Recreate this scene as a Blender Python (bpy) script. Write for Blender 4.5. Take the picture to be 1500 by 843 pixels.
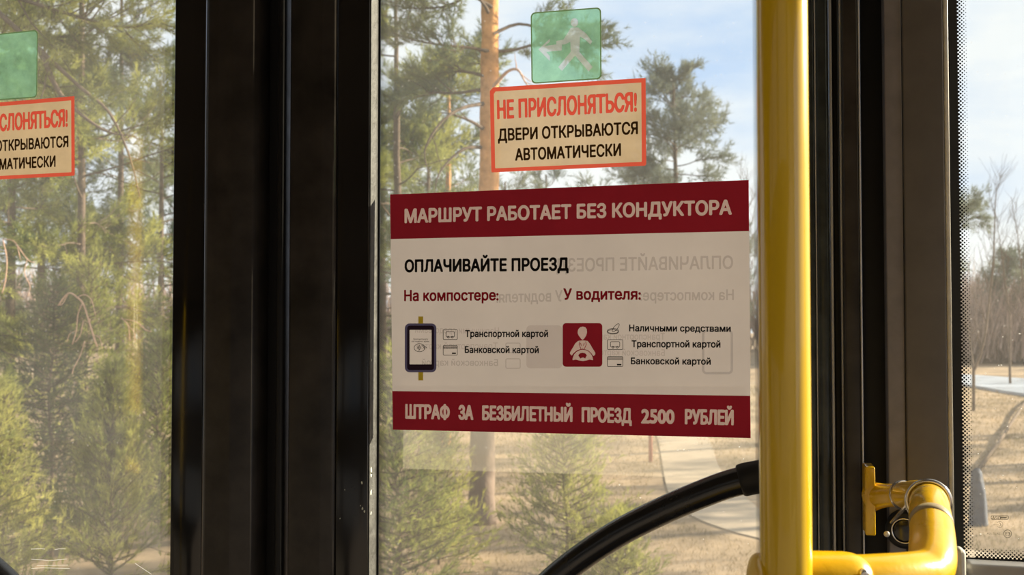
import bpy, bmesh, math, random
import numpy as np
from mathutils import Vector, Matrix, noise
from mathutils.geometry import tessellate_polygon

C = bpy.context.scene.collection
SC = bpy.context.scene
for o in list(bpy.data.objects):
    bpy.data.objects.remove(o)

# ------------------------------------------------------------------ camera, sky, sun, exposure
YAW = math.radians(13.8)
PITCH = math.atan(44.5 / 1500)
EYE = Vector((0, 0, 2.0))
cam = bpy.data.cameras.new('camera')
cam.sensor_width = 36
cam.lens = 36                       # 1500 px of focal length
cam.clip_start = 0.01
cam.clip_end = 2000
cam.dof.use_dof = True
cam.dof.focus_distance = 1.22
cam.dof.aperture_fstop = 13
camo = bpy.data.objects.new('camera', cam)
camo.location = EYE
camo.rotation_euler = (math.pi / 2 + PITCH, 0, YAW)
C.objects.link(camo)
SC.camera = camo

SUN_AZ = math.radians(32)           # from +x towards +y
SUN_EL = math.radians(20)
world = bpy.data.worlds.new('sky')
SC.world = world
world.use_nodes = True
nt = world.node_tree
nt.nodes.clear()
def N(nt, typ, **kw):
    n = nt.nodes.new(typ)
    for k, v in kw.items():
        if k in n.inputs: n.inputs[k].default_value = v
        else: setattr(n, k, v)
    return n
out = N(nt, 'ShaderNodeOutputWorld')
bg = N(nt, 'ShaderNodeBackground', Strength=0.66)
tc = N(nt, 'ShaderNodeTexCoord')
mp = N(nt, 'ShaderNodeMapping')
mp.inputs['Scale'].default_value = (1.6, 1.6, 5.0)
mp.inputs['Location'].default_value = (0.3, 0.15, 0.2)
nz = N(nt, 'ShaderNodeTexNoise', Scale=1.7, Detail=7.0, Roughness=0.55)
cr = N(nt, 'ShaderNodeValToRGB')
cr.color_ramp.elements[0].position = 0.30
cr.color_ramp.elements[0].color = (0.46, 0.62, 0.90, 1)
cr.color_ramp.elements[1].position = 0.54
cr.color_ramp.elements[1].color = (0.86, 0.88, 0.93, 1)
sep = N(nt, 'ShaderNodeSeparateXYZ')
hz = N(nt, 'ShaderNodeMapRange')
hz.inputs['From Min'].default_value = 0.0
hz.inputs['From Max'].default_value = 0.22
hz.inputs['To Min'].default_value = 0.8
hz.inputs['To Max'].default_value = 0.0
mx = N(nt, 'ShaderNodeMixRGB')
mx.inputs['Color2'].default_value = (0.94, 0.94, 0.96, 1)
L = nt.links.new
L(tc.outputs['Generated'], mp.inputs['Vector'])
L(mp.outputs['Vector'], nz.inputs['Vector'])
L(nz.outputs['Fac'], cr.inputs['Fac'])
L(tc.outputs['Generated'], sep.inputs[0])
L(sep.outputs['Z'], hz.inputs['Value'])
L(hz.outputs['Result'], mx.inputs['Fac'])
L(cr.outputs['Color'], mx.inputs['Color1'])
L(mx.outputs['Color'], bg.inputs['Color'])
L(bg.outputs[0], out.inputs['Surface'])

sun = bpy.data.lights.new('sun', 'SUN')
sun.energy = 9.0
sun.color = (1.0, 0.85, 0.66)
sun.angle = math.radians(0.6)
suno = bpy.data.objects.new('sun', sun)
sd = Vector((math.cos(SUN_AZ) * math.cos(SUN_EL), math.sin(SUN_AZ) * math.cos(SUN_EL), math.sin(SUN_EL)))
suno.rotation_euler = sd.to_track_quat('Z', 'Y').to_euler()
suno.location = (6, 2, 8)
C.objects.link(suno)

vs = SC.view_settings
vs.view_transform = 'Standard'
vs.look = 'None'
vs.exposure = 0.95
vs.gamma = 1.0
vs.use_curve_mapping = False
SC.cycles.use_denoising = True
SC.cycles.max_bounces = 10
SC.cycles.transparent_max_bounces = 32
SC.cycles.sample_clamp_indirect = 6

# ------------------------------------------------------------------ measuring helpers
RX = Vector((math.cos(YAW), math.sin(YAW), 0))
FH = Vector((-math.sin(YAW), math.cos(YAW), 0))
UPV = Vector((0, 0, 1))
FW = FH * math.cos(PITCH) + UPV * math.sin(PITCH)
UP = UPV * math.cos(PITCH) - FH * math.sin(PITCH)
Y0 = 1.2164                         # inner face of the door glass
def ray(px, py):
    return RX * ((px - 750) / 1500) + UP * ((421.5 - py) / 1500) + FW
def PY(px, py, y=Y0):               # point on the plane y = const
    r = ray(px, py)
    return EYE + r * (y / r.y)
def PD(px, py, d):                  # point at a depth
    return EYE + ray(px, py) * d
def PG(px, py, z=0.0):              # point on the ground
    r = ray(px, py)
    return EYE + r * ((z - EYE.z) / r.z)
def XP(px, y=Y0):
    return PY(px, 466, y).x
def GX(px, d):                      # ground point under pixel column px at depth d
    p = EYE + (RX * ((px - 750) / 1500) + FH) * d
    return Vector((p.x, p.y, 0))
def HZ(py, d):                      # height seen at row py at depth d
    return 2.0 + (466 - py) / 1500 * d

# ------------------------------------------------------------------ materials
def principled(name, col, rough=0.5, metal=0.0, noise_amt=0.0, nscale=20, bump=0.0, coat=0.0, spec=0.5):
    m = bpy.data.materials.new(name)
    m.use_nodes = True
    t = m.node_tree
    b = t.nodes['Principled BSDF']
    b.inputs['Base Color'].default_value = (*col, 1)
    b.inputs['Roughness'].default_value = rough
    b.inputs['Metallic'].default_value = metal
    b.inputs['Coat Weight'].default_value = coat
    b.inputs['Specular IOR Level'].default_value = spec
    if noise_amt or bump:
        c = N(t, 'ShaderNodeTexCoord')
        n = N(t, 'ShaderNodeTexNoise', Scale=nscale, Detail=5.0, Roughness=0.6)
        t.links.new(c.outputs['Object'], n.inputs['Vector'])
        if noise_amt:
            r = N(t, 'ShaderNodeValToRGB')
            r.color_ramp.elements[0].position = 0.3
            r.color_ramp.elements[1].position = 0.7
            r.color_ramp.elements[0].color = (*[max(0, x * (1 - noise_amt)) for x in col], 1)
            r.color_ramp.elements[1].color = (*[min(1, x * (1 + noise_amt)) for x in col], 1)
            t.links.new(n.outputs['Fac'], r.inputs['Fac'])
            t.links.new(r.outputs['Color'], b.inputs['Base Color'])
            rr = N(t, 'ShaderNodeMapRange')
            rr.inputs['To Min'].default_value = max(0.02, rough - 0.12)
            rr.inputs['To Max'].default_value = min(1, rough + 0.15)
            t.links.new(n.outputs['Fac'], rr.inputs['Value'])
            t.links.new(rr.outputs['Result'], b.inputs['Roughness'])
        if bump:
            bn = N(t, 'ShaderNodeBump', Strength=bump)
            bn.inputs['Distance'].default_value = 0.02
            t.links.new(n.outputs['Fac'], bn.inputs['Height'])
            t.links.new(bn.outputs['Normal'], b.inputs['Normal'])
    return m

def sheet_mat(name, col, trans=0.5, clear=0.0, noise_amt=0.0, nscale=12, clearc=None):
    """paper or film: diffuse + translucent, optionally partly see-through"""
    m = bpy.data.materials.new(name)
    m.use_nodes = True
    t = m.node_tree
    t.nodes.clear()
    o = N(t, 'ShaderNodeOutputMaterial')
    d = N(t, 'ShaderNodeBsdfDiffuse')
    tr = N(t, 'ShaderNodeBsdfTranslucent')
    mix = N(t, 'ShaderNodeMixShader')
    mix.inputs[0].default_value = trans
    d.inputs['Color'].default_value = (*col, 1)
    tr.inputs['Color'].default_value = (*col, 1)
    if noise_amt:
        c = N(t, 'ShaderNodeTexCoord')
        n = N(t, 'ShaderNodeTexNoise', Scale=nscale, Detail=6.0, Roughness=0.65)
        r = N(t, 'ShaderNodeValToRGB')
        r.color_ramp.elements[0].position = 0.3
        r.color_ramp.elements[1].position = 0.7
        r.color_ramp.elements[0].color = (*[x * (1 - noise_amt) for x in col], 1)
        r.color_ramp.elements[1].color = (*[min(1, x * (1 + noise_amt)) for x in col], 1)
        t.links.new(c.outputs['Object'], n.inputs['Vector'])
        t.links.new(n.outputs['Fac'], r.inputs['Fac'])
        t.links.new(r.outputs['Color'], d.inputs['Color'])
        t.links.new(r.outputs['Color'], tr.inputs['Color'])
    t.links.new(d.outputs[0], mix.inputs[1])
    t.links.new(tr.outputs[0], mix.inputs[2])
    last = mix
    if clear:
        tp = N(t, 'ShaderNodeBsdfTransparent')
        tp.inputs['Color'].default_value = (*(clearc or (1, 1, 1)), 1)
        m2 = N(t, 'ShaderNodeMixShader')
        m2.inputs[0].default_value = clear
        t.links.new(mix.outputs[0], m2.inputs[1])
        t.links.new(tp.outputs[0], m2.inputs[2])
        last = m2
    t.links.new(last.outputs[0], o.inputs['Surface'])
    return m

def glass_mat(name, dust=0.06, tint=(0.93, 0.95, 0.93)):
    m = bpy.data.materials.new(name)
    m.use_nodes = True
    t = m.node_tree
    t.nodes.clear()
    o = N(t, 'ShaderNodeOutputMaterial')
    tp = N(t, 'ShaderNodeBsdfTransparent')
    tp.inputs['Color'].default_value = (*tint, 1)
    gl = N(t, 'ShaderNodeBsdfGlossy', Roughness=0.02)
    ge = N(t, 'ShaderNodeNewGeometry')
    dp = N(t, 'ShaderNodeVectorMath', operation='DOT_PRODUCT')
    t.links.new(ge.outputs['Normal'], dp.inputs[0]); t.links.new(ge.outputs['Incoming'], dp.inputs[1])
    ab = N(t, 'ShaderNodeMath', operation='ABSOLUTE'); t.links.new(dp.outputs['Value'], ab.inputs[0])
    om = N(t, 'ShaderNodeMath', operation='SUBTRACT'); om.inputs[0].default_value = 1.0; t.links.new(ab.outputs[0], om.inputs[1])
    pw = N(t, 'ShaderNodeMath', operation='POWER'); pw.inputs[1].default_value = 5.0; t.links.new(om.outputs[0], pw.inputs[0])
    fr = N(t, 'ShaderNodeMath', operation='MULTIPLY_ADD'); fr.inputs[1].default_value = 0.9; fr.inputs[2].default_value = 0.04; t.links.new(pw.outputs[0], fr.inputs[0])
    m1 = N(t, 'ShaderNodeMixShader')
    du = N(t, 'ShaderNodeBsdfTranslucent')
    du.inputs['Color'].default_value = (0.82, 0.82, 0.80, 1)
    dd = N(t, 'ShaderNodeBsdfDiffuse')
    dd.inputs['Color'].default_value = (0.7, 0.68, 0.62, 1)
    dm = N(t, 'ShaderNodeMixShader')
    dm.inputs[0].default_value = 0.3
    m2 = N(t, 'ShaderNodeMixShader')
    c = N(t, 'ShaderNodeTexCoord')
    n1 = N(t, 'ShaderNodeTexNoise', Scale=5.0, Detail=8.0, Roughness=0.7)
    r1 = N(t, 'ShaderNodeMapRange')
    r1.inputs['From Min'].default_value = 0.3
    r1.inputs['From Max'].default_value = 0.75
    r1.inputs['To Min'].default_value = dust * 0.6
    r1.inputs['To Max'].default_value = dust * 1.7
    v = N(t, 'ShaderNodeTexVoronoi', Scale=70.0)
    r2 = N(t, 'ShaderNodeMapRange')
    r2.inputs['From Min'].default_value = 0.05
    r2.inputs['From Max'].default_value = 0.11
    r2.inputs['To Min'].default_value = 0.10
    r2.inputs['To Max'].default_value = 0.0
    ad = N(t, 'ShaderNodeMath', operation='ADD')
    ad.use_clamp = True
    t.links.new(c.outputs['Object'], n1.inputs['Vector'])
    t.links.new(c.outputs['Object'], v.inputs['Vector'])
    t.links.new(n1.outputs['Fac'], r1.inputs['Value'])
    t.links.new(v.outputs['Distance'], r2.inputs['Value'])
    t.links.new(r1.outputs['Result'], ad.inputs[0])
    t.links.new(r2.outputs['Result'], ad.inputs[1])
    t.links.new(fr.outputs[0], m1.inputs[0])
    t.links.new(tp.outputs[0], m1.inputs[1])
    t.links.new(gl.outputs[0], m1.inputs[2])
    t.links.new(du.outputs[0], dm.inputs[1])
    t.links.new(dd.outputs[0], dm.inputs[2])
    t.links.new(ad.outputs[0], m2.inputs[0])
    t.links.new(m1.outputs[0], m2.inputs[1])
    t.links.new(dm.outputs[0], m2.inputs[2])
    t.links.new(m2.outputs[0], o.inputs['Surface'])
    return m

def leaf_mat(name, dark, light, nscale=1.6, trans=0.35):
    m = bpy.data.materials.new(name)
    m.use_nodes = True
    t = m.node_tree
    t.nodes.clear()
    o = N(t, 'ShaderNodeOutputMaterial')
    d = N(t, 'ShaderNodeBsdfDiffuse')
    tr = N(t, 'ShaderNodeBsdfTranslucent')
    mix = N(t, 'ShaderNodeMixShader')
    mix.inputs[0].default_value = trans
    c = N(t, 'ShaderNodeTexCoord')
    n = N(t, 'ShaderNodeTexNoise', Scale=nscale, Detail=5.0, Roughness=0.7)
    r = N(t, 'ShaderNodeValToRGB')
    r.color_ramp.elements[0].position = 0.36
    r.color_ramp.elements[1].position = 0.66
    r.color_ramp.elements[0].color = (*dark, 1)
    r.color_ramp.elements[1].color = (*light, 1)
    t.links.new(c.outputs['Object'], n.inputs['Vector'])
    t.links.new(n.outputs['Fac'], r.inputs['Fac'])
    t.links.new(r.outputs['Color'], d.inputs['Color'])
    t.links.new(r.outputs['Color'], tr.inputs['Color'])
    t.links.new(d.outputs[0], mix.inputs[1])
    t.links.new(tr.outputs[0], mix.inputs[2])
    t.links.new(mix.outputs[0], o.inputs['Surface'])
    return m

def frit_mat(name, pitch=0.0022, edge='x', e0=0.0, e1=1.0, r0=0.5, r1=0.15):
    """black printed dots (screen print on glass) on a see-through film; dots shrink from e0 to e1"""
    m = bpy.data.materials.new(name)
    m.use_nodes = True
    t = m.node_tree
    t.nodes.clear()
    o = N(t, 'ShaderNodeOutputMaterial')
    c = N(t, 'ShaderNodeTexCoord')
    s = N(t, 'ShaderNodeSeparateXYZ')
    t.links.new(c.outputs['Object'], s.inputs[0])
    def math_(op, a, b=None):
        n = N(t, 'ShaderNodeMath', operation=op)
        for i, v in enumerate((a, b)):
            if v is None: continue
            if isinstance(v, (int, float)): n.inputs[i].default_value = v
            else: t.links.new(v, n.inputs[i])
        return n.outputs[0]
    u = math_('DIVIDE', math_('ADD', s.outputs['X'], s.outputs['Z']), pitch)
    w = math_('DIVIDE', math_('SUBTRACT', s.outputs['X'], s.outputs['Z']), pitch)
    fu = math_('SUBTRACT', math_('FRACT', u), 0.5)
    fv = math_('SUBTRACT', math_('FRACT', w), 0.5)
    dist = math_('SQRT', math_('ADD', math_('MULTIPLY', fu, fu), math_('MULTIPLY', fv, fv)))
    mr = N(t, 'ShaderNodeMapRange')
    mr.inputs['From Min'].default_value = e0
    mr.inputs['From Max'].default_value = e1
    mr.inputs['To Min'].default_value = r0
    mr.inputs['To Max'].default_value = r1
    t.links.new(s.outputs['X' if edge == 'x' else 'Z'], mr.inputs['Value'])
    lt = math_('LESS_THAN', dist, mr.outputs['Result'])
    b = N(t, 'ShaderNodeBsdfDiffuse')
    b.inputs['Color'].default_value = (0.012, 0.012, 0.012, 1)
    tp = N(t, 'ShaderNodeBsdfTransparent')
    mix = N(t, 'ShaderNodeMixShader')
    t.links.new(lt, mix.inputs[0])
    t.links.new(tp.outputs[0], mix.inputs[1])
    t.links.new(b.outputs[0], mix.inputs[2])
    t.links.new(mix.outputs[0], o.inputs['Surface'])
    return m

M = {}
M['black_gloss'] = principled('black gloss enamel', (0.012, 0.011, 0.010), 0.14, noise_amt=0.5, nscale=9, spec=0.5)
M['black_panel'] = principled('black satin profile', (0.034, 0.029, 0.024), 0.42, noise_amt=0.6, nscale=14, spec=0.35)
M['rubber'] = principled('black rubber', (0.010, 0.010, 0.010), 0.55, noise_amt=0.3, nscale=40, spec=0.3)
M['gasket'] = principled('dark green grey rubber gasket', (0.035, 0.042, 0.040), 0.35, noise_amt=0.5, nscale=30)
M['worn_edge'] = principled('worn grey painted edge', (0.06, 0.06, 0.055), 0.6, noise_amt=0.5, nscale=60, bump=0.2)
M['edge_glint'] = principled('pale bead', (0.55, 0.55, 0.55), 0.3, noise_amt=0.1)  # pale colour paints the glints along rounded rubber edges
M['pillar'] = principled('brown grey pillar plastic', (0.13, 0.115, 0.095), 0.6, noise_amt=0.12, nscale=30)
M['pillar_trim'] = principled('grey trim plastic', (0.22, 0.20, 0.19), 0.55, noise_amt=0.15, nscale=30)
M['pale_seal'] = principled('pale seal', (0.62, 0.60, 0.52), 0.5, noise_amt=0.15, nscale=50)
M['sill'] = principled('grey sill plastic', (0.32, 0.31, 0.30), 0.45, noise_amt=0.1, nscale=20)
M['yellow'] = principled('yellow enamel', (0.74, 0.475, 0.002), 0.22, noise_amt=0.05, nscale=8, coat=0.6)
M['yellow_worn'] = principled('yellow cast enamel', (0.80, 0.475, 0.002), 0.28, noise_amt=0.12, nscale=18, coat=0.4, bump=0.05)
M['steel'] = principled('steel', (0.6, 0.58, 0.55), 0.25, metal=1.0)
M['tape'] = principled('grey tape', (0.28, 0.22, 0.12), 0.5, noise_amt=0.2, nscale=60)
M['rail_black'] = principled('black handrail coating', (0.008, 0.008, 0.009), 0.24, noise_amt=0.3, nscale=25, spec=0.6)
M['glass'] = glass_mat('dusty glass', 0.028)
M['glass_left'] = glass_mat('dustier glass', 0.034)
M['interior'] = principled('grey interior lining', (0.20, 0.18, 0.16), 0.7, noise_amt=0.1, nscale=6)
M['floor'] = principled('dark bus floor', (0.10, 0.10, 0.11), 0.8, noise_amt=0.3, nscale=60)
M['chip'] = principled('pale paint chips', (0.7, 0.72, 0.6), 0.6, noise_amt=0.2, nscale=80)

# ------------------------------------------------------------------ mesh helpers
def link(o, parent=None):
    C.objects.link(o)
    if parent is not None:
        o.parent = parent
        o.matrix_parent_inverse = Matrix.Translation(-parent.location)
    return o
def tag(o, label=None, cat=None, group=None, kind=None):
    if label: o['label'] = label
    if cat: o['category'] = cat
    if group: o['group'] = group
    if kind: o['kind'] = kind
    return o
def empty(name, loc, label, cat, group=None):
    o = bpy.data.objects.new(name, None)
    o.location = loc
    o.empty_display_size = 0.05
    C.objects.link(o)
    return tag(o, label, cat, group)
def np_mesh(name, V, F, mat, parent=None, smooth=False):
    """V (n,3); F list of (m,k) int arrays (k = 3 or 4)"""
    me = bpy.data.meshes.new(name)
    V = np.asarray(V, dtype=np.float32)
    if not isinstance(F, (list, tuple)): F = [F]
    F = [np.asarray(f, dtype=np.int32) for f in F if len(f)]
    me.vertices.add(len(V))
    me.vertices.foreach_set('co', V.ravel())
    nl = sum(f.size for f in F)
    npoly = sum(len(f) for f in F)
    me.loops.add(nl)
    me.loops.foreach_set('vertex_index', np.concatenate([f.ravel() for f in F]))
    tot = np.concatenate([np.full(len(f), f.shape[1], np.int32) for f in F])
    st = np.concatenate([[0], np.cumsum(tot)[:-1]]).astype(np.int32)
    me.polygons.add(npoly)
    me.polygons.foreach_set('loop_start', st)
    me.polygons.foreach_set('use_smooth', np.full(npoly, smooth, bool))
    me.update(calc_edges=True)
    me.validate()
    me.materials.append(mat)
    return link(bpy.data.objects.new(name, me), parent)
def bm_obj(name, bm, mat, parent=None, smooth=False, bevel=0, seg=2):
    if bevel:
        bmesh.ops.bevel(bm, geom=[e for e in bm.edges], offset=bevel, segments=seg, profile=0.5, affect='EDGES', clamp_overlap=True)
    bmesh.ops.recalc_face_normals(bm, faces=bm.faces)
    me = bpy.data.meshes.new(name)
    bm.to_mesh(me)
    bm.free()
    if smooth:
        for p in me.polygons: p.use_smooth = True
    me.materials.append(mat)
    return link(bpy.data.objects.new(name, me), parent)
def box(name, x0, x1, y0, y1, z0, z1, mat, parent=None, bevel=0, seg=2, smooth=False):
    bm = bmesh.new()
    bmesh.ops.create_cube(bm, size=1)
    for v in bm.verts:
        v.co = Vector(((x0 + x1) / 2 + v.co.x * (x1 - x0), (y0 + y1) / 2 + v.co.y * (y1 - y0), (z0 + z1) / 2 + v.co.z * (z1 - z0)))
    return bm_obj(name, bm, mat, parent, smooth, bevel, seg)
def frame_box(name, x0, x1, y0, y1, z0, z1, holes, mat, parent=None):
    """wall in the x-z plane (thickness y0..y1) with rectangular holes (hx0,hx1,hz0,hz1)"""
    xs = sorted({x0, x1, *[h[0] for h in holes], *[h[1] for h in holes]})
    zs = sorted({z0, z1, *[h[2] for h in holes], *[h[3] for h in holes]})
    bm = bmesh.new()
    for i in range(len(xs) - 1):
        for j in range(len(zs) - 1):
            cx, cz = (xs[i] + xs[i + 1]) / 2, (zs[j] + zs[j + 1]) / 2
            if any(h[0] < cx < h[1] and h[2] < cz < h[3] for h in holes): continue
            r = bmesh.ops.create_cube(bm, size=1)
            for v in r['verts']:
                v.co = Vector((cx + v.co.x * (xs[i + 1] - xs[i]), (y0 + y1) / 2 + v.co.y * (y1 - y0), cz + v.co.z * (zs[j + 1] - zs[j])))
    return bm_obj(name, bm, mat, parent)
def prism(name, pts, z0, z1, mat, parent=None, bevel=0, seg=2, smooth=False):
    """vertical extrusion of an x-y outline"""
    bm = bmesh.new()
    a = [bm.verts.new((x, y, z0)) for x, y in pts]
    b = [bm.verts.new((x, y, z1)) for x, y in pts]
    n = len(pts)
    bm.faces.new(a); bm.faces.new(b[::-1])
    for i in range(n): bm.faces.new((a[i], a[(i + 1) % n], b[(i + 1) % n], b[i]))
    if bevel:
        ve = [e for e in bm.edges if abs(e.verts[0].co.z - e.verts[1].co.z) > 1e-6]
        bmesh.ops.bevel(bm, geom=ve, offset=bevel, segments=seg, profile=0.5, affect='EDGES', clamp_overlap=True)
    o = bm_obj(name, bm, mat, parent, smooth)
    if smooth: o.data.polygons.foreach_set('use_smooth', [abs(p.normal.z) < 0.5 for p in o.data.polygons])
    return o
def catmull(P, n=8):
    P = [Vector(p) for p in P]
    Q = [2 * P[0] - P[1]] + P + [2 * P[-1] - P[-2]]
    R = []
    for i in range(1, len(Q) - 2):
        for k in range(n):
            t = k / n
            a, b, c, d = Q[i - 1], Q[i], Q[i + 1], Q[i + 2]
            R.append(0.5 * ((2 * b) + (c - a) * t + (2 * a - 5 * b + 4 * c - d) * t * t + (3 * b - a - 3 * c + d) * t ** 3))
    R.append(P[-1])
    return R
def tube_arrays(P, R, sides=12, caps=True):
    P = [Vector(p) for p in P]
    n = len(P)
    if not hasattr(R, '__len__'): R = [R] * n
    V, F3, F4 = [], [], []
    ref = None
    for i in range(n):
        t = (P[min(i + 1, n - 1)] - P[max(i - 1, 0)])
        t = t.normalized() if t.length > 1e-9 else Vector((0, 0, 1))
        if ref is None:
            ref = t.orthogonal().normalized()
        ref = (ref - t * ref.dot(t))
        ref = ref.normalized() if ref.length > 1e-6 else t.orthogonal().normalized()
        bi = t.cross(ref)
        for k in range(sides):
            a = 2 * math.pi * k / sides
            V.append(P[i] + (ref * math.cos(a) + bi * math.sin(a)) * R[i])
    for i in range(n - 1):
        for k in range(sides):
            k2 = (k + 1) % sides
            F4.append((i * sides + k, i * sides + k2, (i + 1) * sides + k2, (i + 1) * sides + k))
    if caps:
        c0 = len(V); V.append(P[0]); c1 = len(V); V.append(P[-1])
        for k in range(sides):
            k2 = (k + 1) % sides
            F3.append((c0, k2, k)); F3.append((c1, (n - 1) * sides + k, (n - 1) * sides + k2))
    return V, F3, F4
def join_tubes(tubes):
    V, F3, F4 = [], [], []
    for (v, f3, f4) in tubes:
        o = len(V)
        V += [tuple(x) for x in v]
        F3 += [tuple(i + o for i in f) for f in f3]
        F4 += [tuple(i + o for i in f) for f in f4]
    return V, [f for f in (F3, F4) if len(f)]
def tube(name, P, R, mat, parent=None, sides=24, caps=True):
    V, F = join_tubes([tube_arrays(P, R, sides, caps)])
    return np_mesh(name, [tuple(v) for v in V], F, mat, parent, smooth=True)
def lathe_cyl(name, c, axis, prof, mat, parent=None, sides=32):
    """prof: list of (distance along the axis, radius)"""
    axis = Vector(axis).normalized()
    u = axis.orthogonal().normalized(); w = axis.cross(u)
    c = Vector(c)
    V, F = [], []
    for (s, r) in prof:
        for k in range(sides):
            a = 2 * math.pi * k / sides
            V.append(tuple(c + axis * s + (u * math.cos(a) + w * math.sin(a)) * r))
    for i in range(len(prof) - 1):
        for k in range(sides):
            k2 = (k + 1) % sides
            F.append((i * sides + k, i * sides + k2, (i + 1) * sides + k2, (i + 1) * sides + k))
    n = len(prof)
    F3 = []
    V.append(tuple(c + axis * prof[0][0])); V.append(tuple(c + axis * prof[-1][0]))
    for k in range(sides):
        k2 = (k + 1) % sides
        F3.append((len(V) - 2, k2, k)); F3.append((len(V) - 1, (n - 1) * sides + k, (n - 1) * sides + k2))
    return np_mesh(name, V, [F3, F], mat, parent, smooth=True)

# ------------------------------------------------------------------ bus shell
ZF, ZC = 0.35, 3.05
XR, XL = 2.1, -4.2
YI = Y0 + 0.06                      # outer side of the door wall
X_LEAF1_L = -1.40
xg1 = XP(251)                       # right edge of the left leaf's glass
xg2 = XP(551)                       # left edge of the right leaf's glass
xd2 = XP(1200)                      # right end of the right leaf's glass
xw = XP(1395)                       # left edge of side window
zw = PY(1450, 822).z                # bottom of side window
def struct(o, label=None):
    o['kind'] = 'structure'
    if label: o['label'] = label
    return o
struct(box('floor', XL, XR, -1.3, YI, ZF - 0.06, ZF, M['floor']), 'dark bus floor')
struct(box('ceiling', XL, XR, -1.3, YI, ZC, ZC + 0.05, M['interior']), 'bus ceiling')
struct(frame_box('wall_left', XL, XR, -1.3, -1.25, ZF, ZC,
                 [(a, b, c, d) for a, b in ((-3.9, -2.5), (-2.3, -0.9), (-0.7, 0.6), (0.8, 1.9)) for c, d in ((1.45, 1.86), (2.40, 2.92))], M['interior']), 'far side wall of the bus with window rows shaped for door reflections')  # unseen wall; opening rows shaped to put reflection patches on the door gloss
M['tinted'] = glass_mat('tinted glass', 0.03, (0.60, 0.58, 0.54))
for k, (a, b) in enumerate(((-3.9, -2.5), (-2.3, -0.9), (-0.7, 0.6), (0.8, 1.9))):
    struct(box('window_%d' % (k + 2), a - .01, b + .01, -1.28, -1.275, 1.44, 2.93, M['tinted']), 'tinted window in the far side of the bus')
def side_wall(name, x, holes, label):
    # wall in the y-z plane
    ys = sorted({-1.3, YI, *[h[0] for h in holes], *[h[1] for h in holes]})
    zs = sorted({ZF, ZC, *[h[2] for h in holes], *[h[3] for h in holes]})
    bm = bmesh.new()
    for i in range(len(ys) - 1):
        for j in range(len(zs) - 1):
            cy, cz = (ys[i] + ys[i + 1]) / 2, (zs[j] + zs[j + 1]) / 2
            if any(h[0] < cy < h[1] and h[2] < cz < h[3] for h in holes): continue
            r = bmesh.ops.create_cube(bm, size=1)
            for v in r['verts']:
                v.co = Vector((x + v.co.x * 0.05, cy + v.co.y * (ys[i + 1] - ys[i]), cz + v.co.z * (zs[j + 1] - zs[j])))
    struct(bm_obj(name, bm, M['interior']), label)
side_wall('wall_front', XR, [(-1.15, 1.12, 1.3, 2.85)], 'front wall of the bus with windshield opening')
side_wall('wall_back', XL, [], 'rear wall of the bus')
struct(frame_box('wall_right', XL, XR + 0.02, Y0 + 0.012, YI, ZF, ZC,
                 [(X_LEAF1_L - 0.05, XP(1330), ZF, 2.96), (xw + 0.004, 1.95, zw - 0.02, 2.88), (-3.6, -1.8, 1.5, 2.7)], M['interior']), 'door side wall of the bus')

ZD0, ZD1 = 0.40, 2.95               # door height
# --- left leaf
d1 = struct(bpy.data.objects.new('door_1', None), 'left door leaf in black frame with large dusty pane')
d1.location = (xg1, Y0, ZD0); C.objects.link(d1)
box('glass', X_LEAF1_L, xg1 + 0.004, Y0, Y0 + 0.005, ZD0 + 0.1, ZD1 - 0.05, M['glass_left'], d1)
xa = XP(252, Y0 - 0.006)
prism('glass_border', [(xa, Y0 - 0.006), (XP(298, Y0 - 0.006), Y0 - 0.006), (XP(298), Y0 + 0.012), (xa, Y0 + 0.012)], ZD0, ZD1, M['black_gloss'], d1, bevel=0.0015, smooth=True)
yb = Y0 - 0.032
prism('frame_profile', [(XP(295, yb), yb + 0.006), (XP(301, yb), yb + 0.001), (XP(316, yb), yb), (XP(338, yb - .004), yb - 0.004), (XP(356, yb), yb), (XP(368, yb), yb + 0.003), (XP(377, yb + 0.01), yb + 0.012), (XP(377, yb + 0.01), Y0 + 0.015), (XP(295, yb), Y0 + 0.015)], ZD0, ZD1, M['black_panel'], d1, bevel=0.002, smooth=True)
box('rail_top', X_LEAF1_L, XP(377, Y0), Y0 - 0.02, Y0 + 0.02, ZD1 - 0.06, ZD1, M['black_panel'], d1)
box('rail_bottom', X_LEAF1_L, XP(377, Y0), Y0 - 0.02, Y0 + 0.02, ZD0, ZD0 + 0.12, M['black_panel'], d1)
box('hinge_stile', X_LEAF1_L - 0.05, X_LEAF1_L, Y0 - 0.02, Y0 + 0.02, ZD0, ZD1, M['black_panel'], d1)
# rubber between the leaves: groove and rib
yr = Y0 + 0.004
prism('rubber_lip', [(XP(376, yr), yr + 0.004), (XP(424, yr), yr + 0.004), (XP(424, yr), Y0 + 0.02), (XP(376, yr), Y0 + 0.02)], ZD0, ZD1, M['rubber'], d1)
yc = Y0 - 0.022
rc = (XP(402, yc) + XP(415, yc)) / 2
rr_ = (XP(415, yc) - XP(402, yc)) / 2
prism('rubber_seal', [(rc + rr_ * math.cos(a), yc + rr_ - rr_ * math.sin(a)) for a in [math.pi * i / 8 for i in range(9)]] + [(rc - rr_, Y0 + 0.012), (rc + rr_, Y0 + 0.012)], ZD0, ZD1, M['rubber'], d1, smooth=True)
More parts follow.
